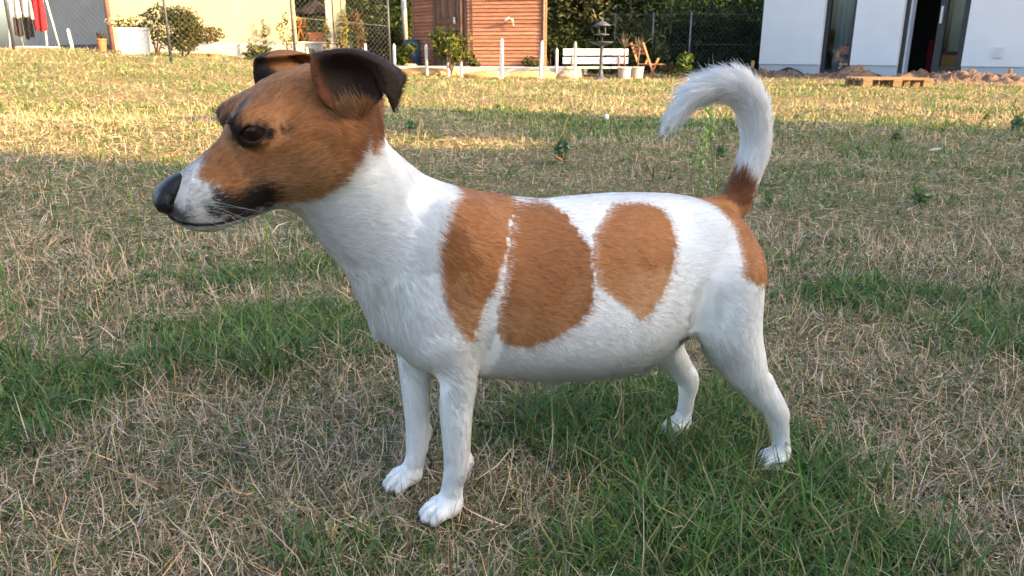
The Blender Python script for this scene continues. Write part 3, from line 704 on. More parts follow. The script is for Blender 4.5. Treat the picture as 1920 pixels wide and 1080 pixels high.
gt.links.new(mxg.outputs[2], gb.inputs['Base Color'])
gbp = gt.nodes.new('ShaderNodeBump'); gbp.inputs['Strength'].default_value = .8; gbp.inputs['Distance'].default_value = .015
gt.links.new(n_f.outputs['Fac'], gbp.inputs['Height']); gt.links.new(gbp.outputs[0], gb.inputs['Normal'])
ground = link_mesh('ground', gme, gm, None, smooth=True, label='dry lawn of straw and patchy green grass', kind='structure')

# ---- grass: nobody could count it, so it is stuff ----
_gn = [SineNoise(s_, 14, 40 + i, 2) for i, s_ in enumerate((1.3, .42, .16, 3.5))]
GREEN_SPOTS = [(.19, .61, .10, 1.2), (.11, .77, .10, .9), (.30, .71, .09, 1.1), (.13, .54, .08, .9), (0, .54, .06, .5), (-.18, .54, .06, .8), (-.37, 1.04, .10, 1.0), (-.29, 1.08, .12, .9), (-.55, .80, .06, 1.1), (-.75, 1.13, .12, .5), (-.42, .75, .06, .7), (.70, 1.13, .14, .8), (.61, 1.21, .12, .6), (-.52, 1.33, .12, .3), (.34, .57, .07, .7), (-.86, 1.44, .2, .1), (.24, .62, .08, .6),
               (-.37, .61, .09, -1.2), (-.34, .80, .08, -1.2), (-.28, .57, .07, -1.1), (-.19, .83, .07, -1.0), (.02, .66, .07, -.9), (.02, .57, .05, -.6), (.53, .83, .10, -1.2), (.36, .66, .05, -1.0), (.41, .61, .05, -.9), (.80, 1.77, .3, -.6), (-.13, .61, .06, -.8), (-.20, .70, .08, -1.2), (.44, .92, .10, -.9), (-.98, 1.96, .3, -.4), (-.4, .57, .08, -.6),
               (.3, 4.6, .7, .6), (1.6, 4.2, .6, .4), (-.1, 3.4, .5, -.5), (-2.2, 3.9, .8, -.5), (-3.5, 10, 2.5, .5), (1.5, 9.5, 1.5, .25), (4, 8.5, 1.5, .4)]
def greenness(x, y):
    P = np.stack([x, y], 1); g = .45 * _gn[0](P) + .45 * _gn[1](P) + .50 * _gn[2](P) - .05 - .10 * smooth(.9, 1.3, y) * smooth(6, 3.5, y)
    for cx, cy, s_, a in GREEN_SPOTS: g += a * np.exp(-((x - cx) ** 2 + ((y - cy) * 1.0) ** 2) / (2 * s_ * s_))
    return g
PAWS = [(-.006, .029), (.016, -.030), (-.352, .054), (-.289, -.044)]
ca, sa = math.cos(DOG_A), math.sin(DOG_A)
PAW_W = [(DOG_O.x + px_ * ca - py_ * sa, DOG_O.y + px_ * sa + py_ * ca) for px_, py_ in PAWS]
def blades(n, y0, y1, kind, r, seg, a_=1.0):
    """arrays of blade strips between distances y0 and y1 across the field of view; fewer and broader with distance"""
    m = int(n * 3)
    y = (y0 ** a_ + r.random(m) * (y1 ** a_ - y0 ** a_)) ** (1 / a_); x = r.uniform(-1, 1, m) * (.80 * y + .20)
    g = greenness(x, y); green = kind == 'green'
    p = .52 + .48 * smooth(-.35, .60, g) if green else 1 - .80 * smooth(.0, .9, g)
    k = r.random(m) < p
    for wx, wy in PAW_W: k &= np.hypot(x - wx, y - wy) > (.019 if not green else .022)
    x, y, g = x[k][:n], y[k][:n], g[k][:n]; n = len(x)
    z = terrain(x, y); az = r.uniform(0, 2 * np.pi, n); ws = np.maximum(1, y / 1.0) ** .8; ls = np.maximum(1, y / 1.2) ** .12
    if green:
        Lb = r.gamma(5, .0058, n) * ls * (.55 + .62 * smooth(-.1, 1.1, g)); el = np.clip(r.normal(R(58), R(22), n), R(8), R(88)); cv = r.uniform(.3, 1.7, n); w = r.uniform(.0005, .0012, n) * ws
        base = np.array([[.046, .128, .022]]) * r.uniform(.55, 1.45, (n, 1)); yel = r.random(n) ** 3
        c0 = base * (1 - yel[:, None]) + np.array([[.18, .18, .045]]) * yel[:, None]; blu = (r.random(n) < .25) * .6
        c0 = c0 * (1 - blu[:, None]) + np.array([[.045, .10, .055]]) * blu[:, None]
        c1 = c0 * r.uniform(1.0, 1.35, (n, 1)); tipdry = r.random(n) < .2; c1[tipdry] = (.36, .29, .14)
    else:
        Lb = r.gamma(4, .0062, n) * ls; el = np.clip(r.normal(R(9), R(15), n), R(-4), R(80)); up = r.random(n) < .085; el[up] = r.uniform(R(35), R(88), up.sum()); Lb[up] *= r.uniform(1., 1.6, up.sum())
        cv = r.normal(0, 1.1, n); w = r.uniform(.00032, .00070, n) * ws; z = z + r.random(n) ** 1.5 * .010
        tone = r.random((n, 1)) ** 1.05; tone = .5 + (tone - .5) * np.clip(1.5 / y, .28, 1)[:, None]; grey = r.random((n, 1))
        c0 = (np.array([[.10, .072, .047]]) * (1 - tone) + np.array([[.72, .545, .355]]) * tone) * (1 - .3 * grey) + np.array([[.42, .37, .33]]) * .3 * grey * (.3 + .7 * tone)
        warm = r.random(n) < .14; c0[warm] *= (1.2, .92, .62)
        c1 = c0 * r.uniform(.85, 1.25, (n, 1)); c1[up] *= 1.2
    t = np.linspace(0, 1, seg + 1); hdir = np.stack([np.cos(az), np.sin(az), np.zeros(n)], 1); bend = r.normal(0, .6 if green else 1.7, n)
    pts = np.zeros((n, seg + 1, 3)); pts[:, 0] = np.stack([x, y, z - .002], 1)
    for i in range(1, seg + 1):
        tm = (t[i - 1] + t[i]) / 2; e = el - cv * tm * (1 if green else .7); az_i = az + bend * tm
        stp = np.stack([np.cos(az_i) * np.cos(e), np.sin(az_i) * np.cos(e), np.sin(e)], 1) * (Lb / seg)[:, None]
        pts[:, i] = pts[:, i - 1] + stp
    gz = terrain(pts[:, :, 0], pts[:, :, 1]) if y1 < 3 else z[:, None]
    pts[:, :, 2] = np.maximum(pts[:, :, 2], gz + .0005 * (1 + np.arange(seg + 1)))
    tw = az + np.pi / 2 + r.normal(0, .8, n); sd = np.stack([np.cos(tw), np.sin(tw), r.normal(0, .35, n)], 1)
    wt = (1 - .88 * t ** 2)[None, :, None] * w[:, None, None]
    vv = np.stack([pts - sd[:, None] * wt, pts + sd[:, None] * wt], 2).reshape(-1, 3)       # (n, seg+1, 2)
    cc_ = c0[:, None, None, :] * (1 - t)[None, :, None, None] + c1[:, None, None, :] * t[None, :, None, None]
    cc_ = np.repeat(cc_, 2, axis=2).reshape(-1, 3)
    b = (np.arange(n) * 2 * (seg + 1))[:, None] + 2 * np.arange(seg)[None]; b = b.ravel()
    return vv, np.stack([b, b + 1, b + 3, b + 2], 1), cc_
grass_m = attr_mat('grass_blade', 'col', rough=.5, spec=.2, trans=.2)
straw_m = attr_mat('straw_blade', 'col', rough=.7, spec=.15, trans=.05)
def grass_obj(name, sets, m, **k):
    vv, ff, cc_, o = [], [], [], 0
    for v, f, c in sets: vv.append(v); ff.append(f + o); cc_.append(c); o += len(v)
    me_ = fast_mesh(name, np.concatenate(vv), np.concatenate(ff)); vcol(me_, 'col', np.concatenate(cc_)); return link_mesh(name, me_, m, None, **k)
gr = np.random.default_rng(5)
grass_obj('dry_grass', [blades(104000, .42, 1.7, 'dry', gr, 3, .45), blades(88000, 1.2, 6.0, 'dry', gr, 2, .9), blades(90000, 4.5, 17, 'dry', gr, 1, .8)], straw_m,
          label='matted straw coloured dead grass over the whole lawn', kind='stuff')
grass_obj('green_grass', [blades(118000, .42, 1.7, 'green', gr, 2, .5), blades(105000, 1.2, 6.0, 'green', gr, 2, .9), blades(110000, 4.5, 17, 'green', gr, 1, .8)], grass_m,
          label='patches of short green grass growing through the straw', kind='stuff')

# the lawn goes on to both sides: square metres of the same grass, sharing two meshes
def metre(kind, n, m_):
    v, f, c = blades(n, 2.0, 3.0, kind, gr, 1, 2.); keep_ = (np.abs(v[0::4, 0]) < .5); k4 = np.repeat(keep_, 4)
    v = v[k4] - np.array([0, 2.5, tz(0, 2.5)]); q = (np.arange(keep_.sum()) * 4)[:, None] + np.array([[0, 1, 3, 2]])
    me_ = fast_mesh(kind + '_grass_patch', v, q); vcol(me_, 'col', c[k4]); me_.materials.append(m_); return me_
patch_me = [metre('dry', 26000, straw_m), metre('green', 9000, grass_m)]
for yy_ in np.arange(-1.5, 9, 1.):
    for xx_ in np.arange(-9.5, 10, 1.):
        half = .80 * max(yy_ - .5, .42) + .20
        if abs(xx_) - .42 < half and yy_ > .3 or abs(xx_) > .8 * yy_ + 3.6 or (abs(xx_) < 1 and abs(yy_) < 1): continue
        for me_ in patch_me:
            o_ = bpy.data.objects.new('grass_patch', me_); col.objects.link(o_); o_.parent = ground; o_['kind'] = 'stuff'
            o_.location = (xx_, yy_, tz(xx_, yy_)); o_.rotation_euler = (0, 0, random.randrange(4) * math.pi / 2)

# ---- the unseen row behind the camera that keeps the dog in shade (its shadow is in the picture) ----
AZ = Vector((.894, -.448, 0)).normalized(); QN = Vector((.448, .894, 0)).normalized()
def block(name, t0, t1, q0, q1, h, m, parent, z0=-.05):
    c = [AZ * t + QN * q for t, q in ((t0, q0), (t1, q0), (t1, q1), (t0, q1))]
    v = [(p.x, p.y, z0) for p in c] + [(p.x, p.y, h) for p in c]
    return mesh_obj(name, v, [(3, 2, 1, 0), (4, 5, 6, 7), (0, 1, 5, 4), (1, 2, 6, 5), (2, 3, 7, 6), (3, 0, 4, 7)], m, parent)
render_m = mat('cream_render', (.55, .52, .46), (.60, .57, .5), 30, .9, .1, bump=.1)
tile_m = mat('roof_felt', (.12, .10, .09), (.17, .14, .12), 12, .9, .1)
SH = math.tan(SUN_EL)
for nm_, lab, q0_, q1_, reach in (('house', 'long flat roofed cream house behind the camera', -14, 2.02, 7.5), ('porch', 'cream porch between the house and the garage behind the camera', 2.02, 2.9, 2.3),
                             ('garden_wall', 'cream garden wall beside the garage behind the camera', 2.9, 3.28, 1.45), ('garage', 'cream garage behind the camera', 3.28, 4.87, 4.1)):
    c_ = AZ * 9 + QN * ((q0_ + q1_) / 2); e_ = empty(nm_, (0, 0, 0), label=lab, cat=nm_.replace('_', ' '))
    hgt = (9 + reach) * SH  # height follows shadow reach; the smaller blocks are added to shape its edge
    block('wall', 9, 9.3 if nm_ == 'garden_wall' else 13, q0_, q1_, hgt - .12, render_m, e_)
    block('roof', 8.97, 9.33 if nm_ == 'garden_wall' else 13.1, q0_ + .002, q1_ - .002, hgt, tile_m, e_, z0=hgt - .118)
# ================================================================== the far side of the lawn
class MB:
    """collects boxes, tubes and faces; build() links them as one mesh object"""
    def __init__(s): s.v, s.f = [], []
    def add(s, v, f):
        o = len(s.v); s.v += [tuple(p) for p in v]; s.f += [tuple(i + o for i in q) for q in f]; return s
    def box(s, c, d, rz=0., rx=0., ry=0., taper=1.):
        M = Matrix.Rotation(rz, 3, 'Z') @ Matrix.Rotation(ry, 3, 'Y') @ Matrix.Rotation(rx, 3, 'X'); v = []
        for z in (-1, 1):
            t = taper if z < 0 else 1.
            for x, y in ((-1, -1), (1, -1), (1, 1), (-1, 1)): v.append(Vector(c) + M @ Vector((x * d[0] / 2 * t, y * d[1] / 2 * t, z * d[2] / 2)))
        return s.add(v, [(3, 2, 1, 0), (4, 5, 6, 7), (0, 1, 5, 4), (1, 2, 6, 5), (2, 3, 7, 6), (3, 0, 4, 7)])
    def tube(s, pts, r, n=8, cap=True):
        pts = [Vector(p) for p in pts]; rr = r if isinstance(r, (list, tuple)) else [r] * len(pts); v, f = [], []
        for i, p in enumerate(pts):
            d = (pts[min(i + 1, len(pts) - 1)] - pts[max(i - 1, 0)]).normalized(); a = d.orthogonal().normalized() if abs(d.z) < .95 else Vector((1, 0, 0)); a = (a - d * a.dot(d)).normalized(); b = d.cross(a)
            for j in range(n): t = 2 * math.pi * j / n; v.append(p + (a * math.cos(t) + b * math.sin(t)) * rr[i])
        for i in range(len(pts) - 1):
            for j in range(n): f.append((i * n + j, i * n + (j + 1) % n, (i + 1) * n + (j + 1) % n, (i + 1) * n + j))
        if cap: f.append(tuple(range(n))[::-1]); f.append(tuple((len(pts) - 1) * n + j for j in range(n)))
        return s.add(v, f)
    def lathe(s, c, prof, n=20, jit=0.):
        v, f = [], []
        for r, z in prof:
            for j in range(n): t = 2 * math.pi * j / n; v.append((c[0] + r * math.cos(t), c[1] + r * math.sin(t), c[2] + z))
        for i in range(len(prof) - 1):
            for j in range(n): f.append((i * n + j, i * n + (j + 1) % n, (i + 1) * n + (j + 1) % n, (i + 1) * n + j))
        f.append(tuple(range(n))[::-1]); f.append(tuple((len(prof) - 1) * n + j for j in range(n)))
        return s.add(v, f)
    def build(s, name, m, parent=None, smooth=False, **k): return mesh_obj(name, s.v, s.f, m, parent, smooth, **k)
def at(px, Y, z=None):
    x = atx(px, Y); g = tz(x, Y)
    return Vector((x, Y, g if z is None else z))
def hz(px, py, Y): return Vector((atx(px, Y), Y, atz(py, Y)))
leaf_m = attr_mat('leaf', 'col', rough=.6, spec=.08, trans=.22)
bark_m = mat('bark', (.07, .05, .035), (.13, .095, .07), 25, .9, .1, bump=.4)
dead_m = mat('dead_wood', (.10, .08, .06), (.15, .12, .095), 25, .9, .1)
def leaf_cloud(name, blobs, n, size, cols, parent, seed, up=.2, long=1.6, shell=.55, bright=.5):
    """leaves spread through several lumps; blobs: (centre, radii)"""
    r = np.random.default_rng(seed); wts = np.array([b[1][0] * b[1][1] + b[1][0] * b[1][2] for b in blobs]); bi = r.choice(len(blobs), n, p=wts / wts.sum())
    C_ = np.array([b[0] for b in blobs], float)[bi]; Rr = np.array([b[1] for b in blobs], float)[bi]
    d = r.normal(size=(n, 3)); d /= np.linalg.norm(d, axis=1)[:, None]
    rad = (shell + (1 - shell) * r.random(n)) * (1 + .16 * SineNoise(.9, 10, seed)(d * 1.2 + bi[:, None]) + .10 * SineNoise(.35, 10, seed + 1)(d))
    p = C_ + d * Rr * rad[:, None]
    nn = d * .8 + r.normal(0, .6, (n, 3)) + np.array([0, 0, up]); nn /= np.linalg.norm(nn, axis=1)[:, None]
    a = np.cross(nn, r.normal(size=(n, 3))); a /= np.linalg.norm(a, axis=1)[:, None]; b = np.cross(nn, a)
    s_ = size * r.uniform(.55, 1.35, (n, 1)); v = np.stack([p - a * s_ * long, p - b * s_ * .6 + nn * s_ * .15, p + a * s_ * long, p + b * s_ * .6 + nn * s_ * .15], 1).reshape(-1, 3)
    cl = np.array(cols, float); w = np.clip(.5 + .5 * SineNoise(.5, 10, seed + 2)(p) + r.normal(0, .25, n), 0, .999); ci = (w * len(cl)).astype(int)
    c = cl[ci] * r.uniform(.5, 1.2, (n, 1)) * bright
    me_ = fast_mesh(name, v, np.arange(4 * n).reshape(-1, 4)); vcol(me_, 'col', np.repeat(c, 4, axis=0))
    return link_mesh(name, me_, leaf_m, parent)
GREENS = [(.020, .040, .012), (.035, .070, .020), (.060, .105, .028), (.085, .13, .035)]
def shrub(name, px, Y, h, w, label, cat, n=900, size=.02, cols=GREENS, seed=1, lumps=5, stems=4, group=None, base=.12, depth=None):
    p = at(px, Y); e = empty(name, p, label=label, cat=cat, group=group); r = np.random.default_rng(seed); dp = depth or w
    bl = []
    for i in range(lumps):
        t = (i + .5) / lumps; bl.append(((r.normal(0, .16) * w, r.normal(0, .16) * dp, h * (base + (1 - base) * (.15 + .7 * t))), (w * r.uniform(.26, .40), dp * r.uniform(.26, .40), h * .55 / max(lumps, 2) + h * .10)))
    leaf_cloud('foliage', bl, n, size, cols, e, seed)
    for i in range(stems):
        b_ = bl[i % lumps][0]; m_ = MB().tube([(r.normal(0, .04) * w, r.normal(0, .04) * w, -.03), (b_[0] * .5, b_[1] * .5, b_[2] * .5), b_], [.010 * (h / .6 + .4), .008 * (h / .6 + .4), .003], 6); m_.build('stem', bark_m, e, True)
    return e

# ---- hedges at the back ----
core_m = mat('hedge_shade', (.010, .016, .007), (.02, .03, .012), 6, .9, .05)  # near-black boxes stand in for the shade deep inside the foliage
def hedge(px0, px1, Y0, Y1, h, label, n, size, cols, seed, thick=1.2, name='hedge', bumpy=.35):
    a, b = at(px0, Y0), at(px1, Y1); r = np.random.default_rng(seed); Lh = (b - a).length; k = max(3, int(Lh / .8))
    e = empty(name, (a + b) / 2, label=label, cat='hedge'); o = (a + b) / 2; bl = []
    for i in range(k):
        q = a.lerp(b, (i + .5) / k) - o
        for z in np.arange(.35, h, .7): bl.append(((q.x + r.normal(0, .15), q.y + r.normal(0, .15), z), (.62 + r.random() * .2, thick * .55 * r.uniform(.8, 1.2), .55)))
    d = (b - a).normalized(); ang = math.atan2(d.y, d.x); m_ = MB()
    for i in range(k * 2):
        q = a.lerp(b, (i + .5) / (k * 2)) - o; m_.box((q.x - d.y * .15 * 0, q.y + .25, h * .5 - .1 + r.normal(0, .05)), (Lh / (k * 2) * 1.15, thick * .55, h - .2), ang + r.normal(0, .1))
    m_.build('dark_core', core_m, e)
    leaf_cloud('foliage', bl, n, size, cols, e, seed, shell=.75, bright=1.15); return e
hedge(540, 790, 20.0, 20.5, 2.6, 'tall dark green hedge behind the terrace and left of the shed', 9000, .040, [(.018, .035, .012), (.030, .058, .020), (.05, .085, .028), (.055, .09, .045)], 11)
hedge(1010, 1235, 16.7, 16.5, 2.5, 'tall mixed green hedge between the wooden shed and the garden fence post', 9000, .040, [(.020, .030, .012), (.045, .060, .022), (.08, .10, .035), (.10, .10, .05)], 12)
hedge(1225, 1480, 19.0, 17.6, 1.25, 'dark evergreen hedge beside the white house', 9000, .030, [(.010, .020, .010), (.016, .032, .016), (.025, .045, .022)], 13)
hedge(1000, 1560, 23.0, 23.5, 3.2, 'distant row of trees showing through the leafy tree', 6000, .07, [(.03, .05, .02), (.045, .075, .025)], 17, 1.6)
tp = at(1370, 20.5); tr = empty('tree', tp, label='leafy tree rising above the dark hedge beside the white house', cat='tree')
MB().tube([(0, 0, -.1), (.05, 0, 1.2), (0, .1, 2.6), (.1, 0, 4.2)], [.14, .11, .08, .03], 10).build('trunk', bark_m, tr, True)
leaf_cloud('crown', [((-.8, -.5, 1.45), (1.0, .7, .45)), ((.5, -.5, 1.5), (.8, .7, .45)), ((-.9, -.2, 2.2), (1.1, .9, .8)), ((.5, -.3, 2.0), (1.0, .9, .7)), ((0, 0, 3.2), (1.6, 1.3, 1.0)), ((-.3, 0, 4.2), (1.1, 1.0, .8))], 8000, .055, [(.05, .09, .02), (.08, .14, .03), (.12, .19, .045)], tr, 14, shell=.5, bright=.9)

# ---- cream house on the left ----
cream_m = mat('cream_wall', (.30, .265, .175), (.33, .29, .195), 3, .9, .1, bump=.08, bscale=220); grey_wall_m = mat('grey_wall', (.27, .265, .25), (.30, .295, .28), 3, .9, .1, bump=.08, bscale=220)
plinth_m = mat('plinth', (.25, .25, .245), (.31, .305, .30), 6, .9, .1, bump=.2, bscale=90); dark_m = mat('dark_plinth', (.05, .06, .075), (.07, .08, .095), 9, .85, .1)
brown_metal = mat('brown_pipe', (.13, .065, .055), (.16, .085, .07), 12, .5, .4); white_paint = mat('white_paint', (.62, .62, .61), (.56, .56, .55), 14, .6, .3)
A_, B_, L_ = at(222, 15.2), at(562, 16.0), at(60, 17.4); zg = .42
ch = empty('house', A_, label='cream rendered house with grey plinth, brown downpipe and covered terrace', cat='house')
def wall_strip(name, a, b, z0, z1, th, m, parent, o, out=0.):
    d = Vector((b.x - a.x, b.y - a.y, 0)); n = Vector((d.y, -d.x, 0)).normalized(); c = (a + b) / 2 + n * (out - th / 2) - o
    return MB().box((c.x, c.y, (z0 + z1) / 2 - o.z), (d.length, th, z1 - z0), math.atan2(d.y, d.x)).build(name, m, parent)
wall_strip('wall', A_, B_, zg + .19, 3.0, .3, cream_m, ch, A_); wall_strip('plinth', A_, B_, zg - .3, zg + .187, .28, plinth_m, ch, A_)
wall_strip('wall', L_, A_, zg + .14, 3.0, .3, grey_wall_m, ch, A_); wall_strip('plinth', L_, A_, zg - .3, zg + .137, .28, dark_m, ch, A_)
C_ = at(664, 16.25); wall_strip('terrace_base', B_, C_, zg - .35, zg + .165, .28, plinth_m, ch, A_); wall_strip('ledge', B_ + Vector((.004, 0, 0)), C_, zg + .167, zg + .195, .34, white_paint, ch, A_, out=.03)
for px_, w_, m_ in ((625, .13, grey_wall_m), (640, .15, cream_m), (651.5, .07, cream_m)):
    q = at(px_, 16.2) - A_; MB().box((q.x, q.y, 1.6 - A_.z), (w_, .16, 2.0), .1).build('pillar', m_, ch)
MB().box((at(610, 18).x - A_.x, 18 - A_.y, 2.75 - A_.z), (4.5, 4.5, .16), .1).build('terrace_roof', cream_m, ch)
rf = Vector(((A_.x + B_.x) / 2, 18.2, 0)); MB().add([(-10.2 - A_.x, 14.9 - A_.y, 3.0 - A_.z), (-3.5 - A_.x, 15.6 - A_.y, 3.0 - A_.z), (-3.5 - A_.x, 22 - A_.y, 3.0 - A_.z), (-10.2 - A_.x, 22 - A_.y, 3.0 - A_.z), (-10.2 - A_.x, 18.4 - A_.y, 4.7 - A_.z), (-3.5 - A_.x, 18.8 - A_.y, 4.7 - A_.z)], [(0, 1, 5, 4), (2, 3, 4, 5), (0, 4, 3), (1, 2, 5), (3, 2, 1, 0)]).build('roof', tile_m, ch)
q = hz(219, 0, 15.05) - A_; MB().tube([(q.x, q.y, 2.9 - A_.z), (q.x, q.y, zg - A_.z - .02)], .045, 10).build('downpipe', brown_metal, ch, True)

terra_m = mat('terracotta', (.36, .12, .05), (.42, .155, .07), 18, .85, .15)
def pot(px, Y, r, h, label, m=terra_m, top=1.25, cat='flower pot', name='flower_pot', group=None, z=None):
    p = at(px, Y, z); e = empty(name, p, label=label, cat=cat, group=group); k = r * top
    MB().lathe((0, 0, 0), [(r * .98, -.005), (r, .0), (k * .97, h * .82), (k * .97, h * .83), (k * 1.07, h * .84), (k * 1.07, h), (k * .92, h), (k * .90, h * .88)], 24).build('bowl', m, e, True); return e, k, h
e, k, h = pot(200, 14.2, .062, .21, 'small terracotta pot with a withered plant against the grey wall')
leaf_cloud('plant', [((0, 0, h + .05), (.08, .08, .06))], 70, .018, [(.16, .06, .03), (.10, .07, .03)], e, 21)
e, k, h = pot(405, 14.0, .085, .085, 'low orange terracotta bowl at the foot of the cream wall'); MB().lathe((0, 0, h * .84), [(k * .85, 0), (k * .5, .012)], 16).build('soil', bark_m, e)
# white square planter with pale flowers
p = at(262, 13.2); wp = empty('planter', p, .35, label='white square tapered planter full of pale yellow flowers', cat='planter')
plaster = mat('white_planter', (.50, .51, .54), (.58, .59, .61), 5, .7, .2, bump=.15, bscale=30)
MB().box((0, 0, .19), (.45, .45, .40), taper=.86).box((0, 0, .3905), (.47, .47, .035)).build('box', plaster, wp); MB().box((0, 0, .4105), (.42, .42, .01)).build('soil', bark_m, wp)
leaf_cloud('foliage', [((-.1, 0, .47), (.22, .2, .09)), ((.1, .0, .46), (.20, .2, .08))], 420, .022, [(.05, .08, .02), (.10, .13, .03)], wp, 22); leaf_cloud('blossom', [((-.12, -.05, .50), (.26, .2, .09)), ((.14, -.08, .47), (.22, .2, .11))], 190, .024, [(.72, .66, .36), (.78, .74, .5), (.62, .55, .22)], wp, 23, shell=.9, bright=.7)['kind'] = 'stuff'
shrub('shrub', 300, 14.0, .85, .62, 'blue green shrub behind the white planter', 'shrub', 900, .022, [(.03, .06, .035), (.05, .09, .05), (.07, .12, .05)], 24, 4)
shrub('conifer_bush', 347, 12.9, .80, .86, 'round golden brown conifer bush behind the fence post', 'bush', 5600, .017, [(.05, .075, .014), (.09, .11, .022), (.14, .14, .028), (.12, .085, .02)], 25, 7, 3, base=.06)
# drying rack with washing
rk = at(75, 13.4); wr = empty('drying_rack', rk, .1, label='white tubular drying rack standing by the grey wall', cat='drying rack')
xl, xr = atx(44, 13.4) - rk.x, atx(108, 13.4) - rk.x
MB().tube([(xl, -.22, .0), (xl + .03, 0, 1.1)], .013).tube([(xl, .22, .0), (xl + .03, 0, 1.1)], .013).tube([(xl, -.22, .013), (xl, .22, .013)], .012).build('leg', white_paint, wr, True)
MB().tube([(xr, -.22, .0), (xr - .03, 0, 1.1)], .016).tube([(xr, .22, .0), (xr - .03, 0, 1.1)], .016).tube([(xr, -.22, .013), (xr, .22, .013)], .012).build('leg', white_paint, wr, True)
MB().tube([(xl, -.22, .02), (xr, -.22, .02)], .012).build('rail', white_paint, wr, True); MB().tube([(xl, .22, .02), (xr, .22, .02)], .012).build('rail', white_paint, wr, True)
m_ = MB()
for i in range(7): m_.tube([(xl + .03, -.36 + i * .12, 1.1), (xr - .03, -.36 + i * .12, 1.1)], .006, 6)
m_.tube([(xl + .03, -.4, 1.1), (xl + .03, .4, 1.1)], .010).tube([(xr - .03, -.4, 1.1), (xr - .03, .4, 1.1)], .010).build('line', white_paint, wr, True)
def cloth(px0, px1, Y, top, low, c, label, name='laundry', c2=None, seed=1):
    a, b = atx(px0, Y), atx(px1, Y); n, k = 14, 10; v, f = [], []; r = random.Random(seed); ph = r.random() * 6
    for i in range(k + 1):
        for j in range(n + 1):
            t, u = i / k, j / n; v.append((a + (b - a) * (u + .04 * math.sin(t * 3 + ph)), Y + .022 * math.sin(u * 11 + ph + t * 2) * (.3 + t), top + (low - top) * t + .02 * math.sin(u * 6 + ph) * t))
    for i in range(k):
        for j in range(n): f.append((i * (n + 1) + j, i * (n + 1) + j + 1, (i + 1) * (n + 1) + j + 1, (i + 1) * (n + 1) + j))
    o = mesh_obj(name, v, f, mat(name + '_cloth', c, c2 or tuple(x * .8 for x in c), 9, .9, .1), None, True, label=label, cat='laundry', group='washing on the drying rack')
    sm = o.modifiers.new('thick', 'SOLIDIFY'); sm.thickness = .008; return o
zt = tz(-7.9, 13.4) + 1.1
cloth(40, 60, 13.02, zt, atz(33, 13.0), (.62, .58, .53), 'pale patterned cloth hanging first on the drying rack', c2=(.35, .32, .30), seed=1); cloth(62, 83, 13.04, zt, atz(34, 13.0), (.64, .60, .55), 'pale patterned cloth hanging next to the red towel', c2=(.36, .33, .31), seed=2)
cloth(84, 104, 13.15, zt, atz(58, 13.1), (.42, .02, .03), 'red towel hanging on the drying rack', seed=3); cloth(45, 58, 13.3, zt, atz(68, 13.3), (.05, .04, .045), 'dark trousers hanging behind the first pale cloth', seed=4); cloth(62, 80, 13.35, zt, atz(72, 13.3), (.06, .045, .05), 'dark trousers hanging behind the second pale cloth', seed=5)
cloth(80, 90, 13.4, zt, atz(55, 13.4), (.03, .03, .05), 'navy garment hanging behind the red towel', seed=6)
# climbing and standing plants before the cream wall
for px_, Y_, h_, w_, n_, lab in ((502, 15.7, .78, .10, 60, 'thin leafless hollyhock stalk on the cream wall'), (545, 15.6, .95, .24, 190, 'hollyhock with yellow green leaves at the end of the cream wall'), (472, 15.6, .45, .10, 40, 'short thin stalk before the cream wall')):
    shrub('hollyhock', px_, Y_, h_, w_, lab, 'plant', n_, .024, [(.10, .13, .03), (.18, .19, .05), (.24, .22, .08)], int(px_), 6, 2, 'stalks before the cream wall')
shrub('low_plant', 482, 14.6, .26, .6, 'low green leafy plant at the foot of the plinth', 'plant', 380, .03, [(.05, .09, .02), (.12, .16, .03), (.2, .2, .05)], 31, 3, 2)
shrub('low_plant', 590, 15.6, .24, .22, 'small dark green plant below the terrace ledge', 'plant', 160, .025, GREENS, 32, 2, 2)
shrub('climbing_plant', 617, 15.85, .85, .13, 'slender yellow leaved climber on the grey terrace pillar', 'plant', 200, .026, [(.30, .26, .06), (.22, .22, .06), (.4, .34, .12)], 33, 7, 1)
shrub('climbing_plant', 645, 15.8, 1.0, .32, 'pale yellow climber covering the cream terrace pillar', 'plant', 520, .03, [(.34, .30, .08), (.25, .25, .07), (.55, .5, .3)], 34, 8, 2)
# on the terrace
p = at(601, 16.45, zg + .196); e = empty('flower_box', p, .1, label='orange terracotta flower box on the terrace ledge', cat='flower box'); MB().box((0, 0, .085), (.36, .18, .17), taper=.85).build('box', terra_m, e); MB().box((0, 0, .165), (.38, .20, .03)).build('rim', terra_m, e)
ow = mat('orange_wood', (.42, .15, .03), (.52, .21, .05), 14, .6, .3, stretch=(1, 1, .1)); p = at(571, 16.6, zg + .19); e = empty('folding_chair', p, label='orange wooden folding chair standing on the terrace', cat='chair')
for s_ in (-1, 1):
    MB().box((.0, .15 * s_, .22), (.03, .03, .50), ry=.25).build('leg', ow, e); MB().box((.03, .15 * s_ + .035, .22), (.03, .03, .50), ry=-.25).build('leg', ow, e)
for i in range(3): MB().box((-.02 + .06 * i, 0, .30), (.05, .33, .015)).build('seat_slat', ow, e)
MB().box((-.05, 0, .46), (.02, .36, .07)).build('backrest', mat('yellow_slat', (.62, .42, .05), (.7, .5, .1), 8), e)
p = at(600, 17.6, zg + .1); e = empty('parasol', p, label='half open black parasol on the terrace', cat='parasol'); blackc = mat('black_cloth', (.022, .02, .025), (.035, .032, .04), 8, .85, .1)
MB().tube([(0, 0, 0), (0, 0, 1.25)], .02).build('pole', mat('grey_metal', (.25, .26, .27), rough=.4, metal=.7), e, True)
v = [(0, 0, .98)]; f = []
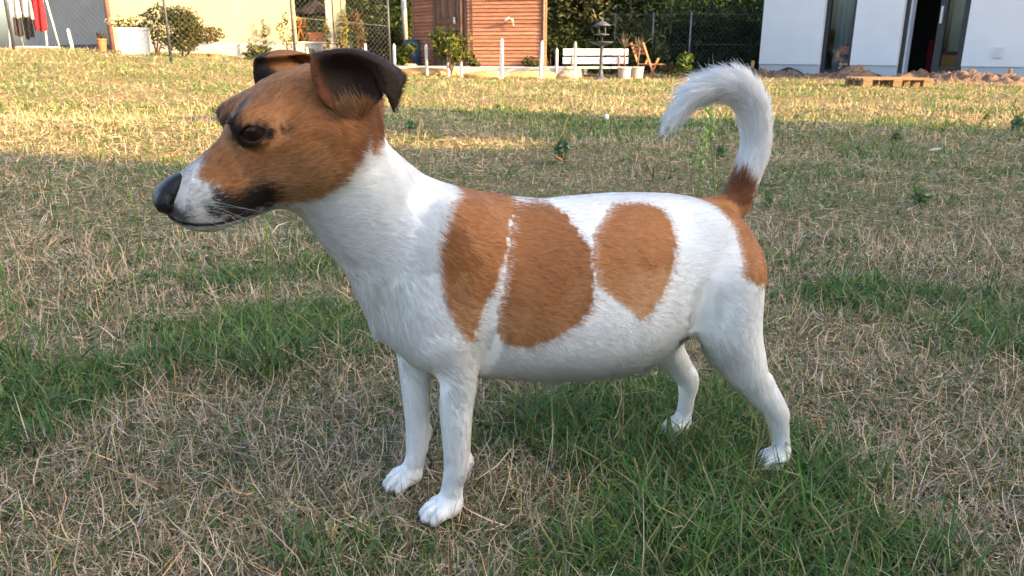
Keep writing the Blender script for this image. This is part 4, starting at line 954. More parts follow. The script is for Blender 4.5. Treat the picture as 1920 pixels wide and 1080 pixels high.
for j in range(16): t = j * math.pi / 8; rr = .62 if j % 2 == 0 else .56; v.append((rr * math.cos(t), rr * math.sin(t), .66 if j % 2 == 0 else .70)); f.append((0, 1 + j, 1 + (j + 1) % 16))
o = mesh_obj('canopy', v, f, blackc, e); o.modifiers.new('thick', 'SOLIDIFY').thickness = .006
p = at(675, 16.0); e = empty('column_conifer', p, label='half dead column conifer beside the terrace pillar', cat='conifer')
MB().tube([(0, 0, -.05), (0, 0, 1.1)], [.03, .012], 8).build('trunk', bark_m, e, True); leaf_cloud('crown', [((.02, 0, .30), (.15, .15, .20)), ((.03, 0, .55), (.15, .15, .16)), ((-.02, 0, .78), (.15, .15, .18)), ((-.04, 0, .95), (.11, .11, .13))], 1500, .018, [(.22, .13, .06), (.28, .18, .09), (.16, .12, .05), (.08, .10, .05)], e, 35)
for px_, Y_, h_, w_, lab, cl in ((712, 17.5, .95, .75, 'grey blue bush behind the dead conifer', [(.03, .05, .045), (.05, .075, .065), (.06, .08, .05)]), (740, 17.0, .8, .5, 'dusty brown green bush beside the tall metal pole', [(.07, .06, .03), (.10, .09, .045), (.05, .07, .03)]), (700, 18.2, .55, .9, 'dark low bush under the hedge by the terrace', GREENS[:2]), (758, 15.6, .5, .34, 'bright green young shrub left of the shed', [(.07, .12, .02), (.14, .2, .04), (.2, .24, .05)]), (774, 17.4, 1.5, .22, 'narrow yellow green shrub squeezed against the shed', [(.12, .18, .02), (.2, .26, .04)])):
    shrub('bush', px_, Y_, h_, w_, lab, 'bush', 1100, .024, cl, int(px_), 5)
galv = mat('galvanised', (.42, .44, .46), (.55, .57, .58), 20, .45, .5, metal=.6); p = at(763, 17.0)
e = empty('pole', p, label='tall pale metal pole left of the wooden shed', cat='pole'); MB().tube([(0, 0, -.1), (-.02, 0, 2.4)], .058, 14).build('shaft', galv, e, True); MB().lathe((0, 0, 2.395), [(.062, 0), (.05, .03), (.01, .045)], 14).build('cap', galv, e, True)
p = at(775, 16.2); e = empty('water_drum', p, label='dark blue plastic drum beside the shed', cat='drum'); blue_p = mat('blue_plastic', (.02, .05, .10), (.03, .07, .13), 6, .5, .4)
MB().lathe((0, 0, .0), [(.14, 0), (.155, .03), (.16, .22), (.165, .23), (.165, .27), (.16, .28), (.155, .52), (.14, .55)], 22).build('body', blue_p, e, True); MB().lathe((0, 0, .5505), [(.145, 0), (.145, .02), (.05, .03)], 22).build('lid', blue_p, e, True)

# ---- chain link fence ----
dark_post = mat('fence_post', (.022, .028, .032), (.035, .04, .045), 20, .5, .4); wire_m = mat('fence_wire', (.10, .11, .11), rough=.5, spec=.4)
def chain_fence(posts, h, label, m_post=dark_post, r=.021, wire=.0007, cell=.085, lean=0.):
    P_ = [at(px_, Y_) for px_, Y_ in posts]; e = empty('chain_link_fence', P_[0], label=label, cat='fence'); o = P_[0]
    for p_ in P_:
        q = p_ - o; MB().tube([(q.x, q.y, q.z - .15), (q.x + lean, q.y, q.z + h + .04)], r, 10).build('post', m_post, e, True)
    m_ = MB()
    for a, b in zip(P_[:-1], P_[1:]):
        Lp = math.hypot(b.x - a.x, b.y - a.y); off = Vector((0, -r - .004, 0))
        def pt(u, z): t = u / Lp; return a.lerp(b, t) - o + off + Vector((0, 0, z))
        for i in range(int((Lp + h) / cell) + 1):
            for sg in (1, -1):
                u0 = i * cell - h; segs = []
                z0, z1 = max(0, -u0), min(h, Lp - u0)
                if z1 - z0 < .02: continue
                ua, ub = u0 + z0, u0 + z1
                if sg < 0: ua, ub = Lp - ua, Lp - ub
                pa, pb = pt(ua, z0 + .03), pt(ub, z1 + .03); d = (pb - pa).normalized(); n_ = d.cross(Vector((0, 1, 0))).normalized() * wire; yv = Vector((0, wire, 0)) * sg
                m_.add([pa - n_, pa + yv, pa + n_, pb - n_, pb + yv, pb + n_], [(0, 1, 4, 3), (1, 2, 5, 4), (2, 0, 3, 5)])
        for z in (.03, h * .5, h): m_.tube([pt(0, z), pt(Lp, z)], .002, 4, False)
    m_.build('wire_mesh', wire_m, e, kind='stuff'); return e
chain_fence([(-120, 12.1), (37, 11.9), (326, 11.4), (557, 12.4), (733, 13.6)], 1.5, 'chain link fence with dark posts in front of the cream house')
chain_fence([(1150, 16.0), (1220, 15.7), (1289, 15.4), (1450, 16.1)], 1.12, 'chain link fence with slim grey posts in front of the dark hedge', mat('grey_post', (.06, .07, .085), (.09, .10, .115), 20, .5, .4), .016, .0006, .10)

# ---- wooden shed ----
sm_, st_, sb_ = new_mat('shed_board', .75, .2); oi = st_.nodes.new('ShaderNodeObjectInfo'); tcs = st_.nodes.new('ShaderNodeTexCoord'); mps = st_.nodes.new('ShaderNodeMapping'); mps.inputs['Scale'].default_value = (2.2, 14, 26)
ns = st_.nodes.new('ShaderNodeTexNoise'); ns.inputs['Scale'].default_value = 3.0; ns.inputs['Detail'].default_value = 8; ns.inputs['Roughness'].default_value = .7
ad = st_.nodes.new('ShaderNodeVectorMath'); ad.operation = 'ADD'; st_.links.new(tcs.outputs['Object'], mps.inputs[0]); st_.links.new(mps.outputs[0], ad.inputs[0])
cmb = st_.nodes.new('ShaderNodeCombineXYZ'); mu = st_.nodes.new('ShaderNodeMath'); mu.operation = 'MULTIPLY'; mu.inputs[1].default_value = 40; st_.links.new(oi.outputs['Random'], mu.inputs[0]); st_.links.new(mu.outputs[0], cmb.inputs[0]); st_.links.new(mu.outputs[0], cmb.inputs[2]); st_.links.new(cmb.outputs[0], ad.inputs[1]); st_.links.new(ad.outputs[0], ns.inputs['Vector'])
rs = st_.nodes.new('ShaderNodeValToRGB'); rs.color_ramp.elements[0].position = .3; rs.color_ramp.elements[0].color = (.17, .070, .042, 1); rs.color_ramp.elements[1].position = .72; rs.color_ramp.elements[1].color = (.44, .23, .15, 1); k_ = rs.color_ramp.elements.new(.5); k_.color = (.32, .14, .082, 1)
st_.links.new(ns.outputs['Fac'], rs.inputs[0]); hs = st_.nodes.new('ShaderNodeHueSaturation'); mr = st_.nodes.new('ShaderNodeMapRange'); mr.inputs[3].default_value = .75; mr.inputs[4].default_value = 1.2; st_.links.new(oi.outputs['Random'], mr.inputs[0]); st_.links.new(mr.outputs[0], hs.inputs['Value']); st_.links.new(rs.outputs[0], hs.inputs['Color']); st_.links.new(hs.outputs[0], sb_.inputs['Base Color'])
S0, SR, SL = at(876, 15.0), at(1023, 14.65), at(778, 16.4); zs = .06
sh = empty('shed', (S0.x, S0.y, 0), label='reddish brown wooden shed with lapped boards and a plank door', cat='shed')
door_m = mat('shed_door', (.15, .085, .055), (.21, .125, .085), 6, .8, .15, stretch=(8, 8, .6)); fascia_m = mat('shed_fascia', (.34, .12, .03), (.40, .15, .04), 9, .6, .3); post_m = mat('shed_post', (.10, .06, .045), (.14, .09, .065), 9, .8, .15)
def shed_face(a, b, u0, u1, z1=2.15, step=.066):
    """lapped boards between fractions u0 and u1 of a wall from a to b"""
    d = Vector((b.x - a.x, b.y - a.y, 0)); n = Vector((d.y, -d.x, 0)).normalized(); L_b = d.length * (u1 - u0); c = a + d * (u0 + u1) / 2 - Vector((S0.x, S0.y, 0)); ang = math.atan2(d.y, d.x)
    bm_ = MB().box((0, 0, 0), (L_b, .020, step * 1.10), rx=R(-17)); me_ = bpy.data.meshes.new('board'); me_.from_pydata(bm_.v, [], bm_.f); me_.materials.append(sm_)
    for i in range(int((z1 - zs) / step)):
        o_ = bpy.data.objects.new('board', me_); col.objects.link(o_); o_.parent = sh; jj_ = random.uniform(-.003, .003)
        o_.location = (c.x + n.x * (.012 + jj_), c.y + n.y * (.012 + jj_), zs + (i + .5) * step); o_.rotation_euler = (0, random.uniform(-.0015, .0015), ang)
SLf, SRf = Vector((SL.x, SL.y, 0)), Vector((SR.x, SR.y, 0)); S0f = Vector((S0.x, S0.y, 0))
shed_face(S0f, SRf, 0.02, 1.0); shed_face(SLf, S0f, 0.0, .46)
def shed_wall(a, b, th, m, nm): return wall_strip(nm, Vector((a.x, a.y, 0)), Vector((b.x, b.y, 0)), zs - .1, 2.2, th, m, sh, Vector((S0.x, S0.y, 0)), out=-.006)
shed_wall(S0f, SRf, .06, door_m, 'wall'); shed_wall(SLf, S0f, .06, door_m, 'wall')
bk = SRf + (SLf - S0f); shed_wall(SRf, bk, .06, door_m, 'wall'); shed_wall(bk, SLf, .06, door_m, 'wall')
dl = (S0f - SLf); dn = Vector((dl.y, -dl.x, 0)).normalized(); da = math.atan2(dl.y, dl.x)
dr_c = SLf + dl * .70 - S0f + dn * .03; door = MB().box((dr_c.x, dr_c.y, 1.03), (dl.length * .40, .03, 1.94), da).build('door', door_m, sh)
for i in range(3): q = SLf + dl * (.565 + .135 * i) - S0f + dn * .052; MB().box((q.x, q.y, 1.03), (dl.length * .05, .016, 1.9), da).build('batten', post_m, door)
for z in (.35, .98, 1.65): q = SLf + dl * .70 - S0f + dn * .0695; MB().box((q.x, q.y, z), (dl.length * .36, .014, .10), da).build('rail', post_m, door)
for t_ in (.47, .93): q = SLf + dl * t_ - S0f + dn * .04; MB().box((q.x, q.y, 1.05), (.09, .05, 2.1), da).build('door_post', post_m, sh)
q = SLf + dl * .86 - S0f + dn * .08; MB().box((q.x, q.y, .98), (.03, .05, .12), da).build('handle', galv, door)
dr_ = SRf - S0f; rn = Vector((dr_.y, -dr_.x, 0)).normalized(); ra_ = math.atan2(dr_.y, dr_.x)
for t_ in (.085, .955): q = dr_ * t_ + rn * .035; MB().box((q.x, q.y, 1.08), (.018, .016, 2.05), ra_).build('strap', post_m, sh)
q = dr_ * .66 + rn * .04; MB().box((q.x, q.y, 1.5), (dr_.length * .72, .022, .32), ra_).build('fascia', fascia_m, sh)
MB().add([(SLf.x - S0f.x - .15, SLf.y - S0f.y, 2.15), (-.02, -.2, 2.15), (dr_.x + .2, dr_.y - .15, 2.15), (bk.x - S0f.x + .15, bk.y - S0f.y + .2, 2.15), (SLf.x - S0f.x - .15, SLf.y - S0f.y, 2.26), (-.02, -.2, 2.26), (dr_.x + .2, dr_.y - .15, 2.26), (bk.x - S0f.x + .15, bk.y - S0f.y + .2, 2.26)], [(3, 2, 1, 0), (4, 5, 6, 7), (0, 1, 5, 4), (1, 2, 6, 5), (2, 3, 7, 6), (3, 0, 4, 7)]).build('roof', tile_m, sh)
q = dr_ * .55 + rn * .05; MB().tube([(q.x - .085, q.y - .0, .93), (q.x - .06, q.y - .04, .985), (q.x - .0, q.y - .05, 1.01), (q.x + .06, q.y - .04, .985), (q.x + .085, q.y - .05, .86)], .021, 10).build('vent_pipe', white_paint, sh, True)

# ---- concrete slab before the shed, bits of sand and rubble ----
conc = mat('concrete', (.36, .35, .33), (.46, .45, .42), 5, .9, .15, bump=.3, bscale=60); s0, s1 = at(700, 13.9), at(1090, 13.3)
slab_v = [(s0.x, 14.0, .16), (s1.x, 13.45, .16), (s1.x + .3, 14.7, .165), (s0.x, 15.4, .165)]
mesh_obj('slab', [(x, y, -.1) for x, y, z in slab_v] + slab_v, [(3, 2, 1, 0), (4, 5, 6, 7), (0, 1, 5, 4), (1, 2, 6, 5), (2, 3, 7, 6), (3, 0, 4, 7)], conc, kind='structure', label='pale concrete slab before the shed')
def stone(name, px, Y, r, c, label, cat='stone', seed=1, flat=.6, group=None, z=None):
    rr = np.random.default_rng(seed); v, f = uv_sphere(1., 14, 9); n_ = SineNoise(1.3, 8, seed); v = np.array(v); v = v * (1 + .28 * n_(v))[:, None] * np.array([r, r * .8, r * flat])
    p = at(px, Y, z); o = mesh_obj(name, v, f, mat(name + '_m', c, tuple(x * 1.3 for x in c), 9, .9, .1, bump=.4, bscale=40), None, True, label=label, cat=cat, group=group); o.location = (p.x, p.y, p.z + r * flat * .35); return o
for i, (px_, r_b, lab) in enumerate(((1062, .16, 'rounded tan stone at the end of the slab'), (1008, .09, 'grey stone against the slab'), (985, .07, 'small grey stone against the slab'), (938, .10, 'dark grey stone beside the white stake'))): stone('stone', px_, 13.05, r_b, [(.36, .25, .17), (.30, .28, .27), (.33, .32, .31), (.12, .13, .16)][i], lab, seed=50 + i)
sand_m = mat('sand', (.42, .235, .09), (.50, .31, .15), 7, .95, .05, bump=.4, bscale=60)
for i, (px_, w_) in enumerate(((790, .6), (915, .42), (1000, .5))):
    p = at(px_, 13.15); v, f = uv_sphere(1., 20, 10); v = np.array(v); v = v * (1 + .12 * SineNoise(.9, 8, 60 + i)(v))[:, None] * (w_, .22, .10); o = mesh_obj('sand_pile', v, f, sand_m, None, True, label=('orange sand heap under the leafy bush', 'orange sand heap beside the long white stake', 'orange sand heap between the white stakes')[i], cat='sand'); o.location = (p.x, p.y, p.z + .0)
for i, (px_, r_b) in enumerate(((768, .10), (775, .08), (762, .07))): stone('brick_rubble', px_, 15.2 + .3 * i, r_b, (.40, .20, .12), ('broken red brick lying on the slab', 'broken brick next to the shed', 'small piece of brick rubble on the slab')[i], 'rubble', 70 + i, .5, z=.145)
# white stakes
wood_white = mat('white_stake', (.62, .61, .59), (.55, .54, .52), 22, .7, .2)
for px_, top, Y_, w_, lab in ((145, 56, 13.6, .034, 'short white stake before the grey wall'), (583, 92, 13.0, .034, 'white stake just above the dog between its ears'), (688, 84, 13.2, .036, 'white stake rising behind the folded ear'), (741, 85, 13.0, .036, 'white stake beside the ear tip'), (801, 85, 12.9, .036, 'white stake at the edge of the leafy bush'),
                              (841, 71, 12.8, .036, 'tall white stake inside the leafy bush'), (865, 89, 12.9, .034, 'short white stake inside the leafy bush'), (941, 75, 12.6, .042, 'tall white stake in front of the shed'), (938.5, 97, 12.75, .026, 'short thin white stake behind the tall one in front of the shed'), (1013, 79, 12.7, .038, 'leaning white stake at the corner of the shed'), (1043, 93, 13.5, .034, 'short white stake right of the shed'), (1077, 81, 13.0, .036, 'white stake in front of the bench')):
    p = at(px_, Y_); ht = atz(top, Y_) - p.z; o = MB().box((0, 0, ht / 2 - .05), (w_, w_, ht + .1)).box((0, 0, ht + .012), (w_ * .5, w_ * .5, .024)).build('stake', wood_white, None, label=lab, cat='stake', group='white stakes along the lawn edge'); o.location = p; o.rotation_euler = (random.uniform(-.02, .02), .06 if px_ in (1013, 145, 583) else random.uniform(-.02, .02), random.uniform(0, 1.5))
    if px_ in (145, 583): o.rotation_euler.y = -.09
shrub('leafy_bush', 842, 12.85, .72, .80, 'loose yellow green bush growing around two white stakes', 'bush', 1300, .026, [(.09, .13, .02), (.16, .20, .035), (.24, .25, .05), (.06, .10, .02)], 81, 8, 9, base=.30)
for px_, h_, w_, lab in ((890, .22, .3, 'low creeping plant at the foot of the shed'), (1000, .24, .5, 'dark low plant in front of the lit shed wall')): shrub('low_plant', px_, 14.5, h_ + .1, w_, lab, 'plant', 300, .025, [(.06, .09, .025), (.10, .12, .04)], int(px_), 3, 2)
# ---- bench, bird table, pots, chair ----
bp_ = at(1116, 13.7); bench = empty('bench', bp_, -.06, label='white slatted garden bench on rusty legs', cat='bench'); white_gloss = mat('white_gloss', (.62, .62, .61), (.58, .58, .57), 8, .45, .4); rust = mat('rust', (.30, .11, .05), (.38, .16, .08), 20, .9, .2)
for i, (y_, z_, rx_) in enumerate(((.16, .40, 1.32), (.13, .26, 1.32))): MB().box((0, y_, z_), (1.12, .11, .028), rx=rx_).build('backrest_slat', white_gloss, bench)
for y_ in (-.22, -.10, .02): MB().box((.06, y_, .145 - (y_ + .1) * .06), (1.12, .105, .03)).build('seat_slat', white_gloss, bench)
for x_ in (-.40, .40):
    MB().box((x_, -.1, .115), (.05, .30, .02)).build('bracket', rust, bench); MB().tube([(x_, .04, .12), (x_, .19, .46)], .012, 8).build('bracket', rust, bench, True)
    for y_ in (-.2, .06): MB().tube([(x_, y_, .11), (x_ + .01, y_, -.12)], .022, 8).build('leg', rust, bench, True)
bt = at(1126, 12.9); bird = empty('bird_table', bt, label='dark bird table with tiered pagoda roof on a tall post', cat='bird table'); iron = mat('dark_iron', (.035, .042, .055), (.06, .068, .08), 16, .6, .4); zz_ = lambda py: atz(py, 12.9) - bt.z
MB().lathe((0, 0, 0), [(.16, -.04), (.15, .0), (.10, .025), (.05, .05), (.030, .14), (.024, zz_(88)), (.05, zz_(86))], 16).build('post', iron, bird, True)
MB().lathe((0, 0, 0), [(.05, zz_(86)), (.16, zz_(81)), (.185, zz_(79)), (.185, zz_(78)), (.15, zz_(79)), (.03, zz_(80))], 20).build('tray', iron, bird, True); MB().lathe((0, 0, 0), [(.02, zz_(80)), (.02, zz_(66)), (.09, zz_(65)), (.12, zz_(65.8)), (.12, zz_(64.5)), (.05, zz_(63)), (.018, zz_(62))], 20).build('shelf', iron, bird, True)
for j in range(4): t = j * math.pi / 2 + .6; MB().tube([(.07 * math.cos(t), .07 * math.sin(t), zz_(64)), (.07 * math.cos(t), .07 * math.sin(t), zz_(47))], .008, 6).build('pillar', iron, bird, True)
MB().lathe((0, 0, 0), [(.14, zz_(48.6)), (.145, zz_(48)), (.10, zz_(44.5)), (.05, zz_(40.5)), (.015, zz_(39)), (.012, zz_(34)), (.004, zz_(32))], 20).build('roof', iron, bird, True)
stone_pot = mat('stone_pot', (.42, .36, .31), (.52, .46, .40), 9, .95, .1, bump=.3, bscale=50)
for px_, Y_, lab, lean in ((1170, 13.0, 'weathered stone pot with a dead standard shrub beside the bench', -.02), (1194, 13.2, 'weathered stone pot with a dead standard shrub below the wooden chair', .03)):
    e, k, h = pot(px_, Y_, .095, .185, lab, stone_pot, 1.12); MB().lathe((0, 0, h * .86), [(k * .85, 0), (k * .5, .01)], 16).build('soil', bark_m, e)
    MB().tube([(0, 0, h * .8), (lean * .5, 0, .38), (lean, 0, .50)], [.016, .013, .010], 7).build('stem', dead_m, e, True); m_ = MB(); rg = random.Random(px_)
    for i in range(16):
        a_ = rg.uniform(0, 6.28); el_ = rg.uniform(.5, 1.45); p0 = Vector((lean, 0, .45 + rg.random() * .06)); d_ = Vector((math.cos(a_) * math.cos(el_), math.sin(a_) * math.cos(el_), math.sin(el_))); ln = rg.uniform(.12, .27); m_.tube([p0, p0 + d_ * ln * .5, p0 + d_ * ln + Vector((rg.uniform(-.04, .04), 0, 0))], [.006, .004, .0015], 4)
    m_.build('twigs', dead_m, e, True)
cw = mat('brown_wood', (.27, .12, .055), (.36, .17, .085), 12, .7, .2, stretch=(1, 1, .2)); cp = at(1208, 13.5); chair = empty('folding_chair', cp, .35, label='brown wooden folding chair with slatted back beside the pots', cat='chair'); chair.scale = (1.2, 1.2, 1.2)
for s_ in (-1, 1):
    y_ = .17 * s_; MB().box((-.02, y_, .20), (.026, .022, .60), ry=-.42).build('back_leg', cw, chair); MB().box((.04, y_ * .85, .09), (.026, .022, .40), ry=.45).build('front_leg', cw, chair)
for i in range(3): MB().box((-.135 + .022 * i, 0, .435 - .05 * i), (.014, .34, .034), ry=-.42).build('backrest_slat', cw, chair)
for i in range(5): MB().box((.0 + .055 * i, 0, .185), (.042, .31, .014), ry=-.10).build('seat_slat', cw, chair)
shrub('leafy_plant', 1281, 13.0, .40, .36, 'bright leafy green plant standing alone before the dark hedge', 'plant', 300, .036, [(.07, .13, .03), (.12, .2, .04), (.17, .24, .06)], 91, 5, 3)
shrub('dwarf_conifer', 1228, 13.9, .52, .20, 'small upright conifer right of the folding chair', 'conifer', 700, .016, [(.03, .06, .02), (.05, .09, .03)], 92, 6, 1)
shrub('low_plant', 1100, 14.4, .28, .9, 'low green growth under the bench', 'plant', 700, .024, GREENS[1:], 93, 4, 3); shrub('low_plant', 1255, 13.4, .22, .5, 'tuft of yellowing weeds at the foot of the leafy plant', 'plant', 300, .02, [(.14, .14, .04), (.2, .18, .06)], 94, 3, 3)
for px_, h_ in ((1030, 1.0), (1085, .8), (1150, .75), (1195, .9)): shrub('bush', px_, 15.7, h_ * .9, .8, {1030: 'dark green bush touching the shed corner', 1085: 'bush with yellow green tips behind the bench', 1150: 'dark bush behind the bird table', 1195: 'grey green bush behind the folding chair'}[px_], 'bush', 1600, .026, [(.025, .045, .015), (.05, .085, .025), (.09, .12, .035)], px_, 5)

# ---- white house on the right ----
HL = Vector((4.75, 15.4, 0)); HD = Vector((.619, -.785, 0)).normalized(); HN = Vector((HD.y, -HD.x, 0))       # HN points to the lawn
if HN.y > 0: HN = -HN
def wu(px):
    k_ = (px - 960) / FPX; c_ = math.cos(CAM_P); a_ = .12 * 1.0
    return (k_ * (HL.y * c_ + a_) - HL.x) / (HD.x - k_ * HD.y * c_)
wh_m = mat('white_render', (.68, .69, .70), (.72, .73, .74), 2.5, .9, .1, bump=.06, bscale=260); wp_m = mat('grey_base', (.46, .48, .52), (.50, .52, .55), 5, .9, .1); anth = mat('anthracite', (.022, .025, .030), (.030, .033, .038), 30, .45, .35)
wh = empty('house', HL, math.atan2(HD.y, HD.x), label='modern white rendered house with dark window and open patio door', cat='house')   # local: x along the wall, -y outwards
def wbox(name, u0, u1, z0, z1, y0, y1, m, parent=wh): return MB().box(((u0 + u1) / 2, (y0 + y1) / 2, (z0 + z1) / 2), (u1 - u0, y1 - y0, z1 - z0)).build(name, m, parent)
uw0, uw1, ud0, ud1 = wu(1532), wu(1590), wu(1677), wu(1797); uE = wu(2150); zb, zt_, zp = .02, 2.25, .20
for u0, u1 in ((0, uw0), (uw1, ud0), (ud1, uE)): wbox('wall', u0, u1, zp, 2.6, 0, .3, wh_m); wbox('base', u0 + .001, u1 - .001, -.2, zp - .002, .02, .3, wp_m)
for u0, u1 in ((uw0, uw1), (ud0, ud1)): wbox('lintel', u0 + .001, u1 - .001, zt_, 2.6, .001, .3, wh_m); wbox('sill', u0 + .001, u1 - .001, -.2, zb, -.03, .3, wp_m)
wbox('wall', -.001, .298, -.2, 2.599, .302, 5.0, wh_m); wbox('wall', 0, uE, -.2, 2.6, 5.0, 5.3, wh_m); wbox('wall', uE - .3, uE, -.2, 2.6, .3, 5.0, wh_m)
MB().box((uE / 2, 2.6, 2.665), (uE + .3, 5.6, .12)).build('roof', tile_m, wh)
dk = mat('dark_room', (.06, .055, .055), (.08, .07, .07), 4, .8, .1); wbox('floor', .31, uE - .31, -.05, .0, .31, 4.9, mat('room_floor', (.12, .10, .09), (.15, .13, .11), 6, .5, .3)); wbox('room_wall', .31, uE - .31, .01, 2.50, 2.6, 2.7, dk); wbox('ceiling', .31, uE - .31, 2.52, 2.56, .31, 4.9, dk)
gm_, g_t, g_b = new_mat('window_glass', .02, .5); g_t.nodes.remove(g_b); tr_ = g_t.nodes.new('ShaderNodeBsdfTransparent'); tr_.inputs[0].default_value = (.62, .70, .74, 1); gl_ = g_t.nodes.new('ShaderNodeBsdfGlossy'); gl_.inputs['Roughness'].default_value = .015; gl_.inputs['Color'].default_value = (.9, .9, .9, 1)
fr_ = g_t.nodes.new('ShaderNodeFresnel'); fr_.inputs[0].default_value = 1.5; mx_ = g_t.nodes.new('ShaderNodeMixShader'); g_t.links.new(fr_.outputs[0], mx_.inputs[0]); g_t.links.new(tr_.outputs[0], mx_.inputs[1]); g_t.links.new(gl_.outputs[0], mx_.inputs[2]); g_t.links.new(mx_.outputs[0], g_t.nodes['Material Output'].inputs['Surface'])
def glazed(name, u0, u1, z0, z1, y, fw, parent):
    m_ = MB(); m_.box(((u0 + fw / 2), y, (z0 + z1) / 2), (fw, .07, z1 - z0)); m_.box((u1 - fw / 2, y, (z0 + z1) / 2), (fw, .07, z1 - z0)); m_.box(((u0 + u1) / 2, y, z0 + fw * .6), (u1 - u0 - 2 * fw, .068, fw * 1.2)); m_.box(((u0 + u1) / 2, y, z1 - fw / 2), (u1 - u0 - 2 * fw, .068, fw))
    o_ = m_.build(name, anth, parent); MB().box(((u0 + u1) / 2, y, (z0 + z1) / 2), (u1 - u0 - 2 * fw, .012, z1 - z0 - fw * 2.2)).build('pane', gm_, o_); return o_
def curtain(u0, u1, z0, z1, y, c, parent, fold=.09):
    n = int((u1 - u0) / .012); v = []
    for z in (z0, z1): v += [(u0 + (u1 - u0) * j / n, y + .028 * math.sin(j * .012 / fold * 6.28) + .008 * math.sin(j * .31), z) for j in range(n + 1)]
    return mesh_obj('curtain', v, [(j, j + 1, n + 2 + j, n + 1 + j) for j in range(n)], mat('curtain_' + parent.name, c, tuple(x * .85 for x in c), 5, .9, .1), parent, True)
win = glazed('window', uw0 + .002, uw1 - .002, zb + .002, zt_ - .002, .10, .075, wh); curtain(uw0 + .12, uw1 - .08, .10, 2.2, .22, (.50, .55, .58), win)
um = wu(1738); wbox('door_frame', ud0 + .002, ud0 + .07, zb + .002, zt_ - .002, .06, .22, anth); wbox('door_track', ud0 + .072, ud1 - .002, zt_ - .06, zt_ - .002, .06, .22, anth); wbox('door_track', ud0 + .072, ud1 - .002, zb + .002, zb + .03, .06, .22, anth)
wbox('reveal_strip', ud0 + .0715, ud0 + .095, zb + .032, zt_ - .062, .07, .21, mat('pale_jamb', (.50, .55, .62), rough=.6))
sd_ = glazed('sliding_door', um, ud1 - .004, zb + .032, zt_ - .062, .12, .11, wh); MB().box((um + .055, .06, .98), (.03, .05, .26)).build('handle', galv, sd_); curtain(um + .14, ud1 - .1, .42, 2.15, .24, (.72, .64, .48), sd_); 
red = mat('red_fabric', (.16, .015, .02), (.20, .02, .03), 8); arm = empty('armchair', HL + HD * (wu(1712)) - HN * 1.5, math.atan2(HD.y, HD.x), label='dark red armchair inside the dark room beyond the patio door', cat='armchair')
MB().box((0, 0, .25), (.6, .6, .3)).build('seat', red, arm); MB().box((0, .25, .62), (.6, .14, .45)).build('backrest', red, arm)
for s_ in (-1, 1): MB().box((.34 * s_, 0, .36), (.08, .6, .52)).build('armrest', red, arm)
q = wu(1862); ob = wbox('socket', q - .06, q + .06, .33, .48, -.025, .0, white_paint)
# black foundation membrane sticking up by the wall, spoil heap, stakes, pallet
blk = mat('black_membrane', (.012, .013, .018), (.02, .022, .028), 12, .5, .4)
def membrane(u0, u1, hmax, label, seed):
    n = 24; v = []; r = random.Random(seed)
    for j in range(n + 1):
        t = j / n; u = u0 + (u1 - u0) * t; h_ = .02 + hmax * math.sin(math.pi * min(1, t * 1.15 + .02)) ** 2 if t < .87 else .02
        for z, y in ((-.05, -.10), (h_ * .6, -.13 - .02 * math.sin(j)), (h_, -.10 - .03 * math.sin(j * .7))): v.append((u, y, z))
    o_ = mesh_obj('membrane', v, [(j * 3 + k_, j * 3 + 3 + k_, j * 3 + 4 + k_, j * 3 + 1 + k_) for j in range(n) for k_ in (0, 1)], blk, None, True, label=label, cat='membrane', group='black membrane along the white house'); o_.location = HL; o_.rotation_euler = (0, 0, math.atan2(HD.y, HD.x)); o_.modifiers.new('thick', 'SOLIDIFY').thickness = .01
membrane(wu(1447), wu(1535), .13, 'black plastic membrane curling up left of the dark window', 1); membrane(wu(1600), wu(1680), .07, 'black plastic membrane between window and patio door', 2); membrane(wu(1805), wu(1935), .08, 'black plastic membrane right of the patio door', 3)
soil_m = mat('spoil', (.115, .075, .055), (.19, .128, .095), 5, .95, .05, bump=.9, bscale=22)
def spoil(u0, u1, off, w_, h_, label, seed):
    n, k_ = 150, 26; v = []; na = SineNoise(.8, 10, seed, 2); nb_ = SineNoise(.22, 14, seed + 1, 2); nc_ = SineNoise(.07, 14, seed + 2, 2); ug, tg = np.meshgrid(np.linspace(u0, u1, n), np.linspace(0, 1, k_), indexing='ij'); P = np.stack([ug.ravel(), tg.ravel() * w_], 1)
    z = (np.sin(np.pi * tg.ravel()) ** .8) * h_ * (1 + .5 * na(P) + .25 * nb_(P)) * smooth(0, .4, P[:, 0] - u0) * smooth(0, .4, u1 - P[:, 0]) + (.016 * nb_(P) + .022 * nc_(P)) * np.sin(np.pi * tg.ravel()) - .02
    pts_ = [HL + HD * u + HN * (off + t) for u, t in P]; v = np.array([(p_.x, p_.y, zz2 + tz(p_.x, p_.y)) for p_, zz2 in zip(pts_, z)])
    f = [(i * k_ + j, (i + 1) * k_ + j, (i + 1) * k_ + j + 1, i * k_ + j + 1) for i in range(n - 1) for j in range(k_ - 1)]
    return mesh_obj('spoil_heap', v, f, soil_m, None, True, label=label, cat='soil heap')
spoil(wu(1405), wu(1570), .5, 1.0, .085, 'low brown soil heap left of the pallet', 101); spoil(wu(1565), wu(1725), .45, 1.1, .13, 'brown soil heap behind the pallet', 104); spoil(wu(1715), wu(2010), .45, 1.2, .11, 'long brown soil heap right of the pallet', 107)
raw = mat('raw_wood', (.30, .19, .095), (.38, .26, .14), 10, .8, .15, stretch=(1, 1, .2))
